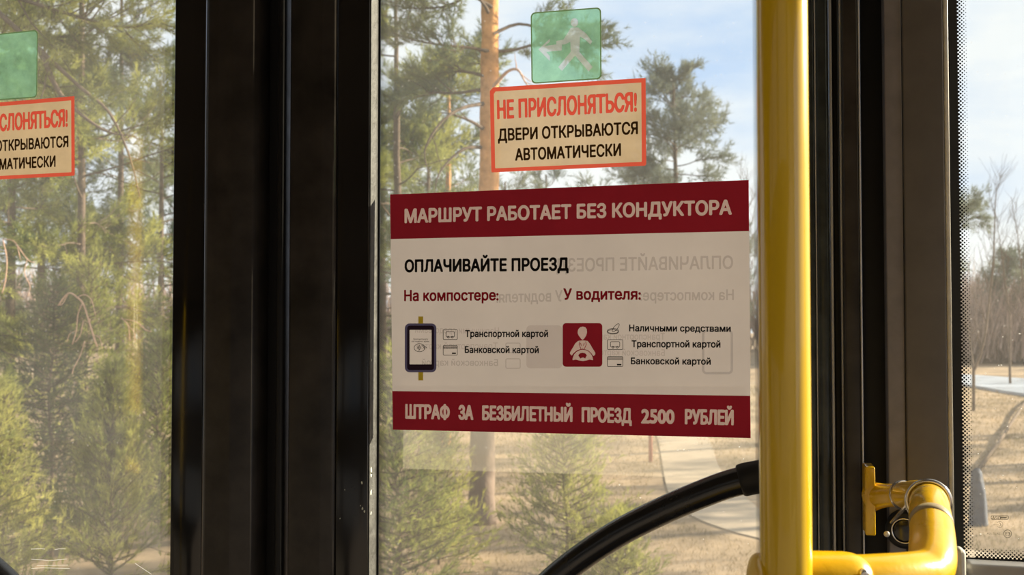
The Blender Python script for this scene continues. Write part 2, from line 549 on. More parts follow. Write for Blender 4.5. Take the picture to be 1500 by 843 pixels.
# --- right leaf
d2 = struct(bpy.data.objects.new('door_2', None), 'right door leaf with black frame, worn grey glass edge and dusty pane')
d2.location = (xg2, Y0, ZD0); C.objects.link(d2)
yC = Y0 - 0.030
prism('frame_profile', [(XP(420, yC), yC + 0.006), (XP(424, yC), yC + 0.001), (XP(440, yC), yC), (XP(470, yC - 0.003), yC - 0.003), (XP(486, yC), yC), (XP(490.5, yC), yC + 0.003), (XP(491, yC), Y0 + 0.012), (XP(420, yC), Y0 + 0.012)], ZD0, ZD1, M['black_panel'], d2, bevel=0.0015, smooth=True)
yD = Y0 - 0.028
xd_l, xd_r = XP(493, yD), XP(539.5, yD)
prism('glass_border', [(xd_l, yD), (xd_r, yD), (xd_r, Y0 + 0.012), (xd_l, Y0 + 0.012)], ZD0, ZD1, M['black_gloss'], d2, bevel=0.001, smooth=True)
prism('worn_edge_strip', [(xd_r + 0.0002, yD + 0.0022), (xd_r + 0.0016, yD + 0.0022), (xd_r + 0.0016, Y0 - 0.0012), (xd_r + 0.0002, Y0 - 0.0012)], ZD0 + 0.1, ZD1 - 0.06, M['worn_edge'], d2)
box('glass', xg2 - 0.01, xd2 + 0.004, Y0, Y0 + 0.005, ZD0 + 0.1, ZD1 - 0.05, M['glass'], d2)
box('rail_top', XP(420, yC), xd2 + 0.03, Y0 - 0.02, Y0 + 0.02, ZD1 - 0.06, ZD1, M['black_panel'], d2)
box('rail_bottom', XP(420, yC), xd2 + 0.03, Y0 - 0.02, Y0 + 0.02, ZD0, ZD0 + 0.12, M['black_panel'], d2)
def quad(name, x0, x1, y, z0, z1, mat, parent):
    return np_mesh(name, [(x0, y, z0), (x1, y, z0), (x1, y, z1), (x0, y, z1)], [np.array([[0, 1, 2, 3]])], mat, parent)
# printed dots along the glass edges
yp = Y0 - 0.0004
M['frit_left'] = frit_mat('printed dots left edge', 0.0021, 'x', XP(552), XP(566), 0.52, 0.20)
quad('printed_dots', XP(556), XP(566), yp, ZD0 + 0.12, ZD1 - 0.06, M['frit_left'], d2)['label'] = 'fine black dots printed along the left edge of the glass'
quad('printed_border', xg2 - 0.004, XP(556), yp, ZD0 + 0.12, ZD1 - 0.06, M['rubber'], d2)
M['frit_mid'] = frit_mat('printed dots right edge', 0.0021, 'x', XP(1114), XP(1104), 0.52, 0.22)
quad('printed_dots', XP(1105), XP(1116), yp, ZD0 + 0.12, ZD1 - 0.06, M['frit_mid'], d2)
quad('printed_border', XP(1116), xd2, yp, ZD0 + 0.12, ZD1 - 0.06, M['rubber'], d2)
# paint chips on the worn strip and the gloss band
rnd = random.Random(4)
chips = bmesh.new()
for (px, py, s) in [(543.5, 690, 2.6), (544, 697, 2.0), (540.5, 723, 1.6), (530, 708, 1.3), (531, 745, 1.4), (534, 750, 1.2), (545, 753, 1.4), (505, 718, .6), (544, 528, .9), (498, 760, .7), (528, 741, .8)]:
    yy = yD - 0.0003
    p = PY(px, py, yy if px < 540 else yD + 0.004)
    if px >= 540: p.x = xd_r + 0.0019
    s = s / 1500 * 1.3
    vs_ = []
    for k in range(7):
        a = 2 * math.pi * k / 7
        q = s * rnd.uniform(0.6, 1.3)
        if px < 540: vs_.append(chips.verts.new((p.x + q * math.cos(a), p.y, p.z + 1.6 * q * math.sin(a))))
        else: vs_.append(chips.verts.new((p.x, p.y + 1.5 * q * math.cos(a) + 0.003, p.z + 2.5 * q * math.sin(a))))
    chips.faces.new(vs_)
tag(bm_obj('paint_chips', chips, M['chip'], d2), 'pale specks of chipped paint low on the black glass border', kind='stuff')

# --- right jamb: gaskets, painted edge highlights, post, trim and pillar
jm = struct(bpy.data.objects.new('trim_1', None), 'black rubber gaskets with painted edge highlights between door and pillar')
jm.location = (xd2, Y0, ZD0); C.objects.link(jm)
def jamb(name, p0, p1, y, mat, bevel=0.002, back=Y0 + 0.02, z0=ZD0, z1=ZD1, seg=3, par=jm):
    x0, x1 = XP(p0, y), XP(p1, y)
    return prism(name, [(x0, y), (x1, y), (x1, back), (x0, back)], z0, z1, mat, par, bevel=min(bevel, (x1 - x0) * 0.45), seg=seg, smooth=True)
jamb('gasket', 1180, 1196, Y0 - 0.012, M['gasket'], 0.003)
jamb('edge_glint', 1196, 1198, Y0 - 0.0135, M['edge_glint'], 0.0006)
jamb('gasket', 1198, 1217, Y0 - 0.018, M['gasket'], 0.005)
jamb('edge_glint', 1218, 1222, Y0 - 0.014, M['edge_glint'], 0.001)
jamb('gasket', 1222, 1232, Y0 - 0.008, M['rubber'], 0.002)
jamb('edge_glint', 1232.5, 1235.5, Y0 - 0.013, M['edge_glint'], 0.001)
jamb('post', 1237, 1261, Y0 - 0.034, M['black_panel'], 0.003)
jamb('edge_glint', 1261, 1263.5, Y0 - 0.036, M['edge_glint'], 0.0008)
jamb('backing', 1264, 1300, Y0 + 0.004, M['rubber'], 0.001)
pil = struct(bpy.data.objects.new('trim_2', None), 'brown grey window pillar with lighter grey edge trim')
pil.location = (XP(1355), Y0, ZD0); C.objects.link(pil)
jamb('edge_trim', 1299.5, 1325, Y0 - 0.020, M['pillar_trim'], 0.0015, par=pil)
jamb('pillar_panel', 1326.5, 1387, Y0 - 0.024, M['pillar'], 0.002, z0=ZF, par=pil)
jamb('pale_edge', 1387, 1394.5, Y0 - 0.022, M['pale_seal'], 0.002, z0=zw - 0.05, par=pil)  # whitish seal, its pale colour also holding the bevel's sun highlight

# --- side window
w1 = struct(bpy.data.objects.new('window_1', None), 'side window right of the pillar with black dotted border')
w1.location = (xw, Y0, zw); C.objects.link(w1)
box('glass', xw - 0.002, 1.96, Y0, Y0 + 0.005, zw - 0.03, 2.90, M['glass'], w1)
zk = PY(1450, 818.5).z
quad('printed_border', xw - 0.002, XP(1407.5), yp, zk, 2.87, M['rubber'], w1)
quad('printed_border', xw - 0.002, 1.95, yp, zw - 0.02, zk, M['rubber'], w1)
M['frit_r'] = frit_mat('printed dots of side window', 0.0042, 'x', XP(1406), XP(1423), 0.50, 0.10)
M['frit_b'] = frit_mat('printed dots of side window bottom', 0.0042, 'z', zk, zk + 0.0115, 0.50, 0.10)
quad('printed_dots', XP(1407.5), XP(1423), yp, zk, 2.87, M['frit_r'], w1)
quad('printed_dots', XP(1423), 1.95, yp, zk, zk + 0.0115, M['frit_b'], w1)
ys_ = Y0 - 0.03
struct(box('trim_3', XP(1405), 1.95, ys_, Y0 + 0.002, PY(1450, 862, ys_).z, PY(1450, 829, ys_).z, M['sill'], bevel=0.006, seg=4, smooth=True), 'rounded grey sill under the side window')
# cast end cap at the pillar foot
pc = PY(1404, 824, Y0 - 0.045)
box('end_cap', XP(1396, Y0 - 0.045), XP(1411.5, Y0 - 0.045), Y0 - 0.045, Y0 - 0.0215, PY(1404, 870, Y0 - 0.045).z, PY(1404, 806, Y0 - 0.045).z, M['pale_seal'], pil, bevel=0.007, seg=4, smooth=True)
# maker's stamp on the window
# ------------------------------------------------------------------ lettering
def simplify(P, tol):
    """closed-loop Douglas-Peucker"""
    P = np.asarray(P)
    if len(P) < 8: return P
    k = int(np.argmax(np.linalg.norm(P - P[0], axis=1)))
    def dp(a):
        keep = [0, len(a) - 1]
        st = [(0, len(a) - 1)]
        while st:
            i0, i1 = st.pop()
            if i1 - i0 < 2: continue
            d = a[i1] - a[i0]; L0 = math.hypot(*d) + 1e-12
            q = a[i0 + 1:i1] - a[i0]
            e = np.abs(q[:, 0] * d[1] - q[:, 1] * d[0]) / L0
            m = int(np.argmax(e))
            if e[m] > tol:
                keep.append(i0 + 1 + m); st += [(i0, i0 + 1 + m), (i0 + 1 + m, i1)]
        return a[sorted(set(keep))]
    A = dp(P[:k + 1]); B = dp(np.vstack([P[k:], P[:1]]))
    return np.vstack([A[:-1], B[:-1]])
def text_polys(s, aspect, fat, thin=0.0):
    """outlines of a line of lettering squeezed to width / cap height = aspect and fattened by fat (em);
    returns u, v, triangles in 0..1 boxes; LOOPS gets (outline, counters) of every letter piece"""
    c = bpy.data.curves.new('t', 'FONT')
    c.body = s
    o = bpy.data.objects.new('t', c)
    C.objects.link(o)
    dg = bpy.context.evaluated_depsgraph_get()
    cu = o.to_curve(dg)
    polys = []
    for sp in cu.splines:
        bp = sp.bezier_points
        n = len(bp); P = []
        for i in range(n):
            a, b = bp[i], bp[(i + 1) % n]
            p0, p1, p2, p3 = [np.array(v[:2]) for v in (a.co, a.handle_right, b.co, b.handle_left)]
            p1, p2, p3 = p1, p3, p2
            st_ = abs((p1 - p0)[0] * (p3 - p0)[1] - (p1 - p0)[1] * (p3 - p0)[0]) < 1e-5 and abs((p2 - p3)[0] * (p3 - p0)[1] - (p2 - p3)[1] * (p3 - p0)[0]) < 1e-5
            for t in ([0] if st_ else [0, .25, .5, .75]):
                P.append((1 - t) ** 3 * p0 + 3 * (1 - t) ** 2 * t * p1 + 3 * (1 - t) * t * t * p2 + t ** 3 * p3)
        polys.append(np.array(P))
    o.to_curve_clear()
    bpy.data.objects.remove(o); bpy.data.curves.remove(c)
    x0 = min(p[:, 0].min() for p in polys); x1 = max(p[:, 0].max() for p in polys)
    k = (aspect * CAP - 2 * fat) / (x1 - x0)
    h = CAP / 88.0                                   # fine cell
    ylo = -0.32
    ox, oy = -0.12, ylo
    nx = int((aspect * CAP + 0.24) / h) + 2; ny = int((1.12 - ylo) / h) + 2
    nx += nx % 2; ny += ny % 2
    Dm = np.zeros((ny, nx + 2), np.int32)
    for p in polys:
        q = np.stack([(p[:, 0] - x0) * k + fat, fat + p[:, 1] * (CAP - 2 * fat) / CAP], 1)
        r = np.roll(q, -1, axis=0)
        for (xa, ya), (xb, yb) in zip(q, r):
            if abs(ya - yb) < 1e-9: continue
            sg = 1 if yb > ya else -1
            lo, hi = (ya, yb) if sg > 0 else (yb, ya)
            rows = np.arange(math.ceil((lo - oy) / h - 0.5), math.ceil((hi - oy) / h - 0.5))
            if not len(rows): continue
            yc = (rows + 0.5) * h + oy
            xc = xa + (xb - xa) * (yc - ya) / (yb - ya)
            ci = np.clip(np.ceil((xc - ox) / h - 0.5).astype(int), 0, nx + 1)
            np.add.at(Dm, (rows, ci), sg)
    ins = np.cumsum(Dm, axis=1)[:, :nx] != 0
    R_ = fat / h
    out_ = ins.copy()
    ri = int(R_ + 0.5)
    for dy in range(-ri, ri + 1):
        for dx in range(-ri, ri + 1):
            if dx * dx + dy * dy <= R_ * R_ + 0.3 and (dx or dy):
                out_ |= np.roll(np.roll(ins, dy, 0), dx, 1)
    f = out_.astype(np.float32)
    g = (f[0::2, 0::2] + f[1::2, 0::2] + f[0::2, 1::2] + f[1::2, 1::2]) / 4
    g = np.pad(g, 1)[:, :]
    g = (g[1:-1, 1:-1] * 4 + g[:-2, 1:-1] * 2 + g[2:, 1:-1] * 2 + g[1:-1, :-2] * 2 + g[1:-1, 2:] * 2 + g[:-2, :-2] + g[2:, 2:] + g[:-2, 2:] + g[2:, :-2]) / 16
    H2 = 2 * h
    # marching squares
    lev = 0.5001
    b = g > lev
    code = b[:-1, :-1] * 1 + b[:-1, 1:] * 2 + b[1:, 1:] * 4 + b[1:, :-1] * 8
    nxt, pos = {}, {}
    def pt(e):
        if e in pos: return e
        kind, y, x = e
        if kind == 0: a_, b2 = g[y, x], g[y, x + 1]; t = (lev - a_) / (b2 - a_); pos[e] = (x + t, y)
        else: a_, b2 = g[y, x], g[y + 1, x]; t = (lev - a_) / (b2 - a_); pos[e] = (x, y + t)
        return e
    T = {1: [(3, 0)], 2: [(0, 1)], 3: [(3, 1)], 4: [(1, 2)], 5: [(3, 0), (1, 2)], 6: [(0, 2)], 7: [(3, 2)], 8: [(2, 3)], 9: [(2, 0)], 10: [(0, 1), (2, 3)], 11: [(2, 1)], 12: [(1, 3)], 13: [(1, 0)], 14: [(0, 3)]}
    for y, x in zip(*np.nonzero((code > 0) & (code < 15))):
        E_ = ((0, y, x), (1, y, x + 1), (0, y + 1, x), (1, y, x))
        for a_, b2 in T[int(code[y, x])]:
            nxt[pt(E_[a_])] = pt(E_[b2])
    outer, inner = [], []
    seen = set()
    for st0 in list(nxt):
        if st0 in seen: continue
        lp, p = [], st0
        while p not in seen and p in nxt:
            seen.add(p); lp.append(pos[p]); p = nxt[p]
        if len(lp) < 6: continue
        A = simplify(lp, 0.12)
        A = np.stack([(A[:, 0] + 0.5) * H2 + ox, (A[:, 1] + 0.5) * H2 + oy], 1)
        ar = 0.5 * np.sum(A[:, 0] * np.roll(A[:, 1], -1) - A[:, 1] * np.roll(A[:, 0], -1))
        (outer if ar * SGN[0] > 0 else inner).append(A)
    pieces = [[a, []] for a in outer]
    for n_ in inner:
        best = None
        for pc in pieces:
            a = pc[0]
            if (a.min(0) < n_.min(0)).all() and (a.max(0) > n_.max(0)).all():
                if best is None or np.ptp(a[:, 0]) < np.ptp(best[0][:, 0]): best = pc
        if best: best[1].append(n_)
    W, F = [], []
    LOOPS.clear()
    xs0 = min(a[:, 0].min() for a in outer); xs1 = max(a[:, 0].max() for a in outer)
    for a, hs in pieces:
        lps = [a] + hs
        off = sum(len(w) for w in W)
        tr = tessellate_polygon([[Vector((x * 100, y * 100, 0)) for x, y in l] for l in lps])
        F += [(off + t[0], off + t[1], off + t[2]) for t in tr]
        ids = []
        for l in lps:
            ids.append(list(range(sum(len(w) for w in W), sum(len(w) for w in W) + len(l))))
            W.append(l)
        LOOPS.append((ids[0], ids[1:]))
    W = np.vstack(W)
    return (W[:, 0] - xs0) / (xs1 - xs0), W[:, 1] / CAP, np.array(F)
SGN = [-1]
LOOPS = []
def bilerp(q, u, v):
    """q = TL,TR,BL,BR; v = 0 at the baseline, 1 at the top"""
    TL, TR, BL, BR = q
    return (BL * (1 - u) + BR * u) * (1 - v) + (TL * (1 - u) + TR * u) * v
CAP = 0.729
def lettering(name, s, px, y, mat, parent, fat=0.0, mirror=False, label=None):
    """px = (xl, top_l, base_l, xr, top_r, base_r), letters from base to cap height; fat = extra stroke in em"""
    xl, tl, bl, xr, tr, br = px
    q = [PY(xl, tl, y), PY(xr, tr, y), PY(xl, bl, y), PY(xr, br, y)]
    asp = (q[1] - q[0]).length / (q[0] - q[2]).length
    u, v, F = text_polys(s, asp, fat)
    if mirror: u = 1 - u
    P = bilerp([np.array(a) for a in q], u[:, None], v[:, None])
    HOLES.extend([([Vector(P[i]) for i in a], [[Vector(P[i]) for i in n] for n in ns]) for a, ns in LOOPS])
    o = np_mesh(name, P, [F], mat, parent)
    if label: o['label'] = label
    return o
HOLES = []
def cut_sheet(name, pts3, holes, y, mat, parent, label=None):
    """flat printed area with the lettering or figures left out of it"""
    holes = [h if isinstance(h, tuple) else (h, []) for h in holes]
    sets = [[pts3] + [h[0] for h in holes]] + [[n] for h in holes for n in h[1]]
    V, F = [], []
    for loops in sets:
        off = len(V)
        V += [Vector((p[0], y, p[2])) for lp in loops for p in lp]
        F += [(off + t[0], off + t[1], off + t[2]) for t in tessellate_polygon([[Vector((p[0] * 100, p[2] * 100, 0)) for p in lp] for lp in loops])]
    o = np_mesh(name, V, [np.array(F)], mat, parent)
    if label: o['label'] = label
    return o
def flat_poly(name, pts3, mat, parent):
    tr = tessellate_polygon([[Vector((p.x, p.z, 0)) for p in pts3]])
    return np_mesh(name, pts3, [np.array([tuple(t) for t in tr])], mat, parent)
def shape(name, pts, y, mat, parent, label=None):
    """flat printed polygon, points in photograph pixels"""
    o = flat_poly(name, [PY(px, py, y) for px, py in pts], mat, parent)
    if label: o['label'] = label
    return o
def rrect(x0, y0, x1, y1, r, n=5, skew=0.0):
    pts = []
    for cx, cy, a0 in ((x1 - r, y0 + r, -90), (x1 - r, y1 - r, 0), (x0 + r, y1 - r, 90), (x0 + r, y0 + r, 180)):
        for k in range(n + 1):
            a = math.radians(a0 + 90 * k / n)
            x = cx + r * math.cos(a)
            pts.append((x, cy + r * math.sin(a) + skew * (x - x0)))
    return pts
def outline(name, loops, wpx, y, mat, parent, closed=True, label=None):
    """printed line work: each loop of pixels drawn with a constant width"""
    bm = bmesh.new()
    for pts in loops:
        n = len(pts)
        A, B = [], []
        for i in range(n):
            p = Vector(pts[i])
            a = Vector(pts[(i - 1) % n]) if (closed or i > 0) else p
            b = Vector(pts[(i + 1) % n]) if (closed or i < n - 1) else p
            t = (b - a)
            t = t.normalized() if t.length else Vector((1, 0))
            nn = Vector((-t.y, t.x)) * wpx / 2
            A.append(bm.verts.new(PY(*(p + nn), y)))
            B.append(bm.verts.new(PY(*(p - nn), y)))
        for i in range(n if closed else n - 1):
            j = (i + 1) % n
            bm.faces.new((A[i], A[j], B[j], B[i]))
    o = bm_obj(name, bm, mat, parent)
    if label: o['label'] = label
    return o
def ell(cx, cy, rx, ry, n=20, a0=0, a1=360, rot=0):
    R_ = math.radians(rot)
    P = []
    for k in range(n):
        a = math.radians(a0 + (a1 - a0) * k / (n if a1 - a0 == 360 else n - 1))
        x, y = rx * math.cos(a), ry * math.sin(a)
        P.append((cx + x * math.cos(R_) - y * math.sin(R_), cy + x * math.sin(R_) + y * math.cos(R_)))
    return P

M['paper'] = sheet_mat('grey white poster paper', (0.39, 0.35, 0.34), 0.34, noise_amt=0.05, nscale=9)
M['red_ink'] = sheet_mat('dark red print', (0.40, 0.026, 0.046), 0.38, noise_amt=0.08, nscale=14)
M['letter_pink'] = sheet_mat('pinkish white print', (0.86, 0.60, 0.56), 0.45, clear=0.6, clearc=(1, 0.9, 0.88))
M['letter_red'] = sheet_mat('red lettering', (0.34, 0.018, 0.03), 0.25)
M['ink_black'] = sheet_mat('black print', (0.015, 0.014, 0.014), 0.1)
M['ink_soft'] = sheet_mat('dark grey print', (0.05, 0.045, 0.045), 0.1)
M['ghost'] = sheet_mat('grey show-through print', (0.28, 0.25, 0.245), 0.35, clear=0.74)
M['ghost_pink'] = sheet_mat('pink show-through print', (0.38, 0.24, 0.24), 0.35, clear=0.82)
M['ghost_blue'] = sheet_mat('blue show-through print', (0.22, 0.24, 0.32), 0.35, clear=0.76)
M['violet'] = sheet_mat('blue violet print', (0.17, 0.16, 0.30), 0.3)
M['dark_violet'] = sheet_mat('dark violet print', (0.035, 0.02, 0.035), 0.2)
M['tab_yellow'] = sheet_mat('yellow print', (0.62, 0.48, 0.05), 0.35)
M['screen'] = sheet_mat('pale pink print', (0.66, 0.58, 0.54), 0.4)

# --- poster
yP = Y0 - 0.0012
poster = empty('paper_poster', PY(835, 455, yP), 'large paper notice with dark red bands stuck on the right door pane', 'poster')
def solid_sheet(name, pts, y, th, mat, parent=None, pixel=True):
    bm = bmesh.new()
    co = [PY(px, py, y) for px, py in pts] if pixel else [Vector((x, y, z)) for x, z in pts]
    f = bm.faces.new([bm.verts.new(c) for c in co])
    r = bmesh.ops.extrude_face_region(bm, geom=[f])
    for v in [g for g in r['geom'] if isinstance(g, bmesh.types.BMVert)]: v.co.y += th
    return bm_obj(name, bm, mat, parent)
TLp, TRp, BRp, BLp = (571.4, 285.2), (1096.7, 263.8), (1099.6, 642.3), (575.5, 629.8)
np_mesh('sheet', [PY(*p, yP) for p in (TLp, BLp, BRp, TRp)], [np.array([[0, 1, 2, 3]])], M['paper'], poster)
y1 = yP - 0.0001
y2 = yP - 0.0002
lettering('ghost_lettering', 'ОПЛАЧИВАЙТЕ ПРОЕЗД', (815, 378.5, 398.8, 1073.9, 374.3, 394.3), y1, M['ghost'], poster, 0.022, mirror=True, label='faint mirrored lettering showing through the paper')
lettering('ghost_lettering', 'На компостере:', (938, 424.5, 441, 1075, 424, 440), y1, M['ghost'], poster, 0.022, mirror=True)
lettering('ghost_lettering', 'У водителя:', (727, 427, 444, 824, 425, 442), y1, M['ghost'], poster, 0.022, mirror=True)
lettering('ghost_lettering', 'Наличными средствами', (608, 478, 488, 731, 480, 490), y1, M['ghost_pink'], poster, 0.022, mirror=True)
lettering('ghost_lettering', 'Транспортной картой', (610, 502, 512, 729, 502, 512), y1, M['ghost_pink'], poster, 0.022, mirror=True)
lettering('ghost_lettering', 'Банковской картой', (618, 526, 536, 729.4, 526.5, 536.5), y1, M['ghost'], poster, 0.022, mirror=True)
lettering('ghost_lettering', 'Транспортной картой', (860, 488, 498, 974, 488, 498), y1, M['ghost_pink'], poster, 0.022, mirror=True)
lettering('ghost_lettering', 'Банковской картой', (872, 511, 521, 974, 512, 522), y1, M['ghost_pink'], poster, 0.022, mirror=True)
shape('ghost_square', rrect(771, 477, 823.5, 540, 6), y1, M['ghost_pink'], poster, 'faint pink square showing through the paper')
outline('ghost_card', [rrect(741, 526, 762, 540, 2), rrect(741, 503, 762, 517, 2)], 1.2, y1, M['ghost'], poster)
outline('ghost_phone', [rrect(1030, 485, 1072, 547, 5)], 3.5, y1, M['ghost_blue'], poster, label='faint blue phone outline showing through the paper')

HOLES.clear()
lettering('top_lettering', 'МАРШРУТ РАБОТАЕТ БЕЗ КОНДУКТОРА', (592.5, 305.8, 327.4, 1072, 292.2, 314.8), y2, M['letter_pink'], poster, 0.034, label='pinkish white capital lettering')
cut_sheet('top_band', [PY(*p, y1) for p in (TLp, (572.3, 350.5), (1097.3, 338.8), TRp)], list(HOLES), y1, M['red_ink'], poster, 'dark red band at the top')
lettering('heading_lettering', 'ОПЛАЧИВАЙТЕ ПРОЕЗД', (592.7, 380.3, 399.5, 833, 377, 397), y2, M['ink_black'], poster, 0.034, label='black capital lettering')
lettering('red_lettering', 'На компостере:', (592, 424.9, 441.7, 730.4, 424.0, 440.6), y2, M['letter_red'], poster, 0.030, label='dark red lettering')
lettering('red_lettering', 'У водителя:', (825.2, 422.5, 439.8, 938.7, 422.4, 439.6), y2, M['letter_red'], poster, 0.030)
for s, b in (('Транспортной картой', (681.3, 483.8, 494.3, 802.9, 483.8, 494.3)), ('Банковской картой', (680.8, 507.3, 517.6, 789.2, 507.6, 518)),
             ('Наличными средствами', (921.6, 475.6, 485.9, 1070.4, 476.4, 486.6)), ('Транспортной картой', (925.1, 498.8, 509.3, 1055.4, 499.2, 509.8)),
             ('Банковской картой', (924.1, 524, 534.2, 1041.2, 524.6, 534.9))):
    lettering('small_lettering', s, b, y2, M['ink_black'], poster, 0.030)
HOLES.clear()
for s, x0, x1 in (('ШТРАФ', 593.6, 658.9), ('ЗА', 671.4, 693.3), ('БЕЗБИЛЕТНЫЙ', 706.2, 838.7), ('ПРОЕЗД', 851.9, 925.4), ('2500', 939.1, 988.2), ('РУБЛЕЙ', 1003.1, 1074.9)):
    f = lambda x: (x - 593.6) / (1074.9 - 593.6)
    a, b = f(x0), f(x1)
    lettering('bottom_lettering', s, (x0, 592 + 8.7 * a, 614 + 9.7 * a, x1, 592 + 8.7 * b, 614 + 9.7 * b), y2, M['letter_pink'], poster, 0.040)
cut_sheet('bottom_band', [PY(*p, y1) for p in ((574.6, 573.3), BLp, BRp, (1099, 580.3))], list(HOLES), y1, M['red_ink'], poster, 'dark red band at the bottom')
# phone
cut_sheet('phone_body', [PY(*p, y2) for p in rrect(593, 474.2, 639.2, 545.8, 7)], [[PY(*p, y2) for p in rrect(597, 478, 635.2, 542, 4)]], y2, M['violet'], poster, 'blue violet outline of a payment terminal')
y3, y4 = yP - 0.0003, yP - 0.0004
pxh = lambda pts, y: [PY(a, b, y) for a, b in pts]
cut_sheet('phone_bezel', pxh(rrect(596.4, 477.4, 635.8, 542.5, 4), y3), [pxh(rrect(600, 483.6, 632.2, 534.2, 0.5, 1), y3)], y3, M['dark_violet'], poster)
shape('yellow_tab', [(612.8, 464), (619.8, 464), (619.8, 474.4), (612.8, 474.4)], y3, M['tab_yellow'], poster)
shape('yellow_tab', [(612.8, 545.6), (619.8, 545.6), (619.8, 557.6), (612.8, 557.6)], y3, M['tab_yellow'], poster)
y5 = yP - 0.0005
lettering('screen_lettering', 'Приложите карту', (605.5, 496, 498.3, 627, 496, 498.3), y5, M['ink_soft'], poster, 0.01)
lettering('screen_lettering', 'или телефон к экрану', (603, 499.2, 501.5, 629, 499.2, 501.5), y5, M['ink_soft'], poster, 0.01)
outline('contactless_mark', [ell(614.5, 509.8, 7.8, 6)], 0.8, y5, M['ink_soft'], poster)
outline('contactless_mark', [ell(610.5, 509.8, r, r, 7, -55, 55) for r in (1.5, 3.2, 5.0)] + [[(618, 506), (623, 512)], [(620, 506), (625, 510)]], 0.9, y5, M['ink_soft'], poster, closed=False)
def bus_card(x0, y0, x1, y1_):
    w, h = x1 - x0, y1_ - y0
    outline('card_icon', [rrect(x0, y0, x1, y1_, 1.6), rrect(x0 + .2 * w, y0 + .2 * h, x0 + .8 * w, y0 + .74 * h, 1.8),
                          ell(x0 + .36 * w, y0 + .76 * h, 1.4, 1.4, 10), ell(x0 + .64 * w, y0 + .76 * h, 1.4, 1.4, 10)], 0.8, y2, M['ink_soft'], poster)
def bank_card(x0, y0, x1, y1_):
    w, h = x1 - x0, y1_ - y0
    outline('card_icon', [rrect(x0, y0, x1, y1_, 1.6)], 0.8, y2, M['ink_soft'], poster)
    outline('card_stripe', [[(x0, y0 + .13 * h), (x1, y0 + .13 * h)], [(x0, y0 + .31 * h), (x1, y0 + .31 * h)], [(x0, y0 + .22 * h), (x1, y0 + .22 * h)]], 0.7, y2, M['ink_soft'], poster, closed=False)
    shape('card_mark', [(x0 + .62 * w, y0 + .74 * h), (x0 + .9 * w, y0 + .74 * h), (x0 + .9 * w, y0 + .88 * h), (x0 + .62 * w, y0 + .88 * h)], y2, M['ink_black'], poster)
bus_card(649.2, 483.1, 669.9, 497.8); bank_card(649.2, 506.3, 669.9, 520.7)
bus_card(889.7, 498, 912.4, 512.5); bank_card(889.7, 522.7, 912.4, 537.4)
outline('coin_icon', [ell(898, 485.2, 8.3, 3.6), ell(897.6, 486.6, 8.3, 3.2), ell(902, 480.5, 7.4, 2.6, rot=-50)], 0.8, y2, M['ink_soft'], poster)
# driver pictogram
D = lambda x, y: (820 + x / 10.54, 465 + y / 10.54)
head = [D(*p) for p in [(290, 180), (320, 152), (355, 145), (395, 155), (418, 190), (420, 240), (405, 290), (375, 335), (350, 350), (325, 330), (290, 280), (275, 245), (277, 215)]]
body = [D(*p) for p in [(355, 356), (430, 368), (465, 410), (550, 555), (545, 585), (515, 600), (490, 560), (440, 515), (352, 485), (265, 512), (210, 560), (185, 595), (158, 565), (160, 540), (240, 405), (280, 368)]]
wheel = [D(355 + 158 * math.cos(a), 665 - 162 * math.sin(a)) for a in [math.pi * k / 16 for k in range(17)]] + [D(250, 655), D(290, 668), D(355, 678), D(420, 668), D(460, 655)][0:5]
cut_sheet('driver_square', pxh(rrect(824.2, 473.7, 882.3, 537.7, 5), y2), [pxh(h, y2) for h in (head, body, wheel)], y2, M['red_ink'], poster, 'dark red square with a white driver at the wheel')
for nm, h in (('driver_head', head), ('driver_body', body), ('steering_wheel', wheel)):
    shape(nm, h, y3, M['letter_pink'], poster)
outline('driver_lapel', [[D(310, 375), D(300, 420), D(325, 490)], [D(400, 375), D(410, 420), D(380, 490)], [D(320, 400), D(335, 440)], [D(378, 400), D(365, 440)]], 0.9, y4, M['red_ink'], poster, closed=False)
shape('wheel_spoke', [D(*p) for p in [(285, 590), (310, 560), (350, 550), (395, 560), (420, 590), (400, 620), (395, 640), (370, 625), (340, 625), (318, 640), (305, 618)]], y5, M['red_ink'], poster)

# --- door stickers
M['tan_film'] = sheet_mat('tan sticker film', (0.40, 0.31, 0.205), 0.5, clear=0.04, noise_amt=0.10, nscale=25)
M['orange_film'] = sheet_mat('orange red sticker film', (0.44, 0.07, 0.045), 0.5, noise_amt=0.06, nscale=25)
M['orange_ink'] = sheet_mat('orange red lettering', (0.44, 0.06, 0.04), 0.5)
M['brown_ink'] = sheet_mat('dark brown lettering', (0.055, 0.03, 0.012), 0.3)
M['green_film'] = sheet_mat('pale green sticker film', (0.17, 0.32, 0.235), 0.55, clear=0.34, noise_amt=0.35, nscale=30, clearc=(0.55, 0.92, 0.68))
M['figure_film'] = sheet_mat('grey white figure film', (0.30, 0.35, 0.35), 0.55, clear=0.34, noise_amt=0.15, nscale=60)
M['sticker_edge'] = sheet_mat('dull sticker edge', (0.30, 0.36, 0.22), 0.4)

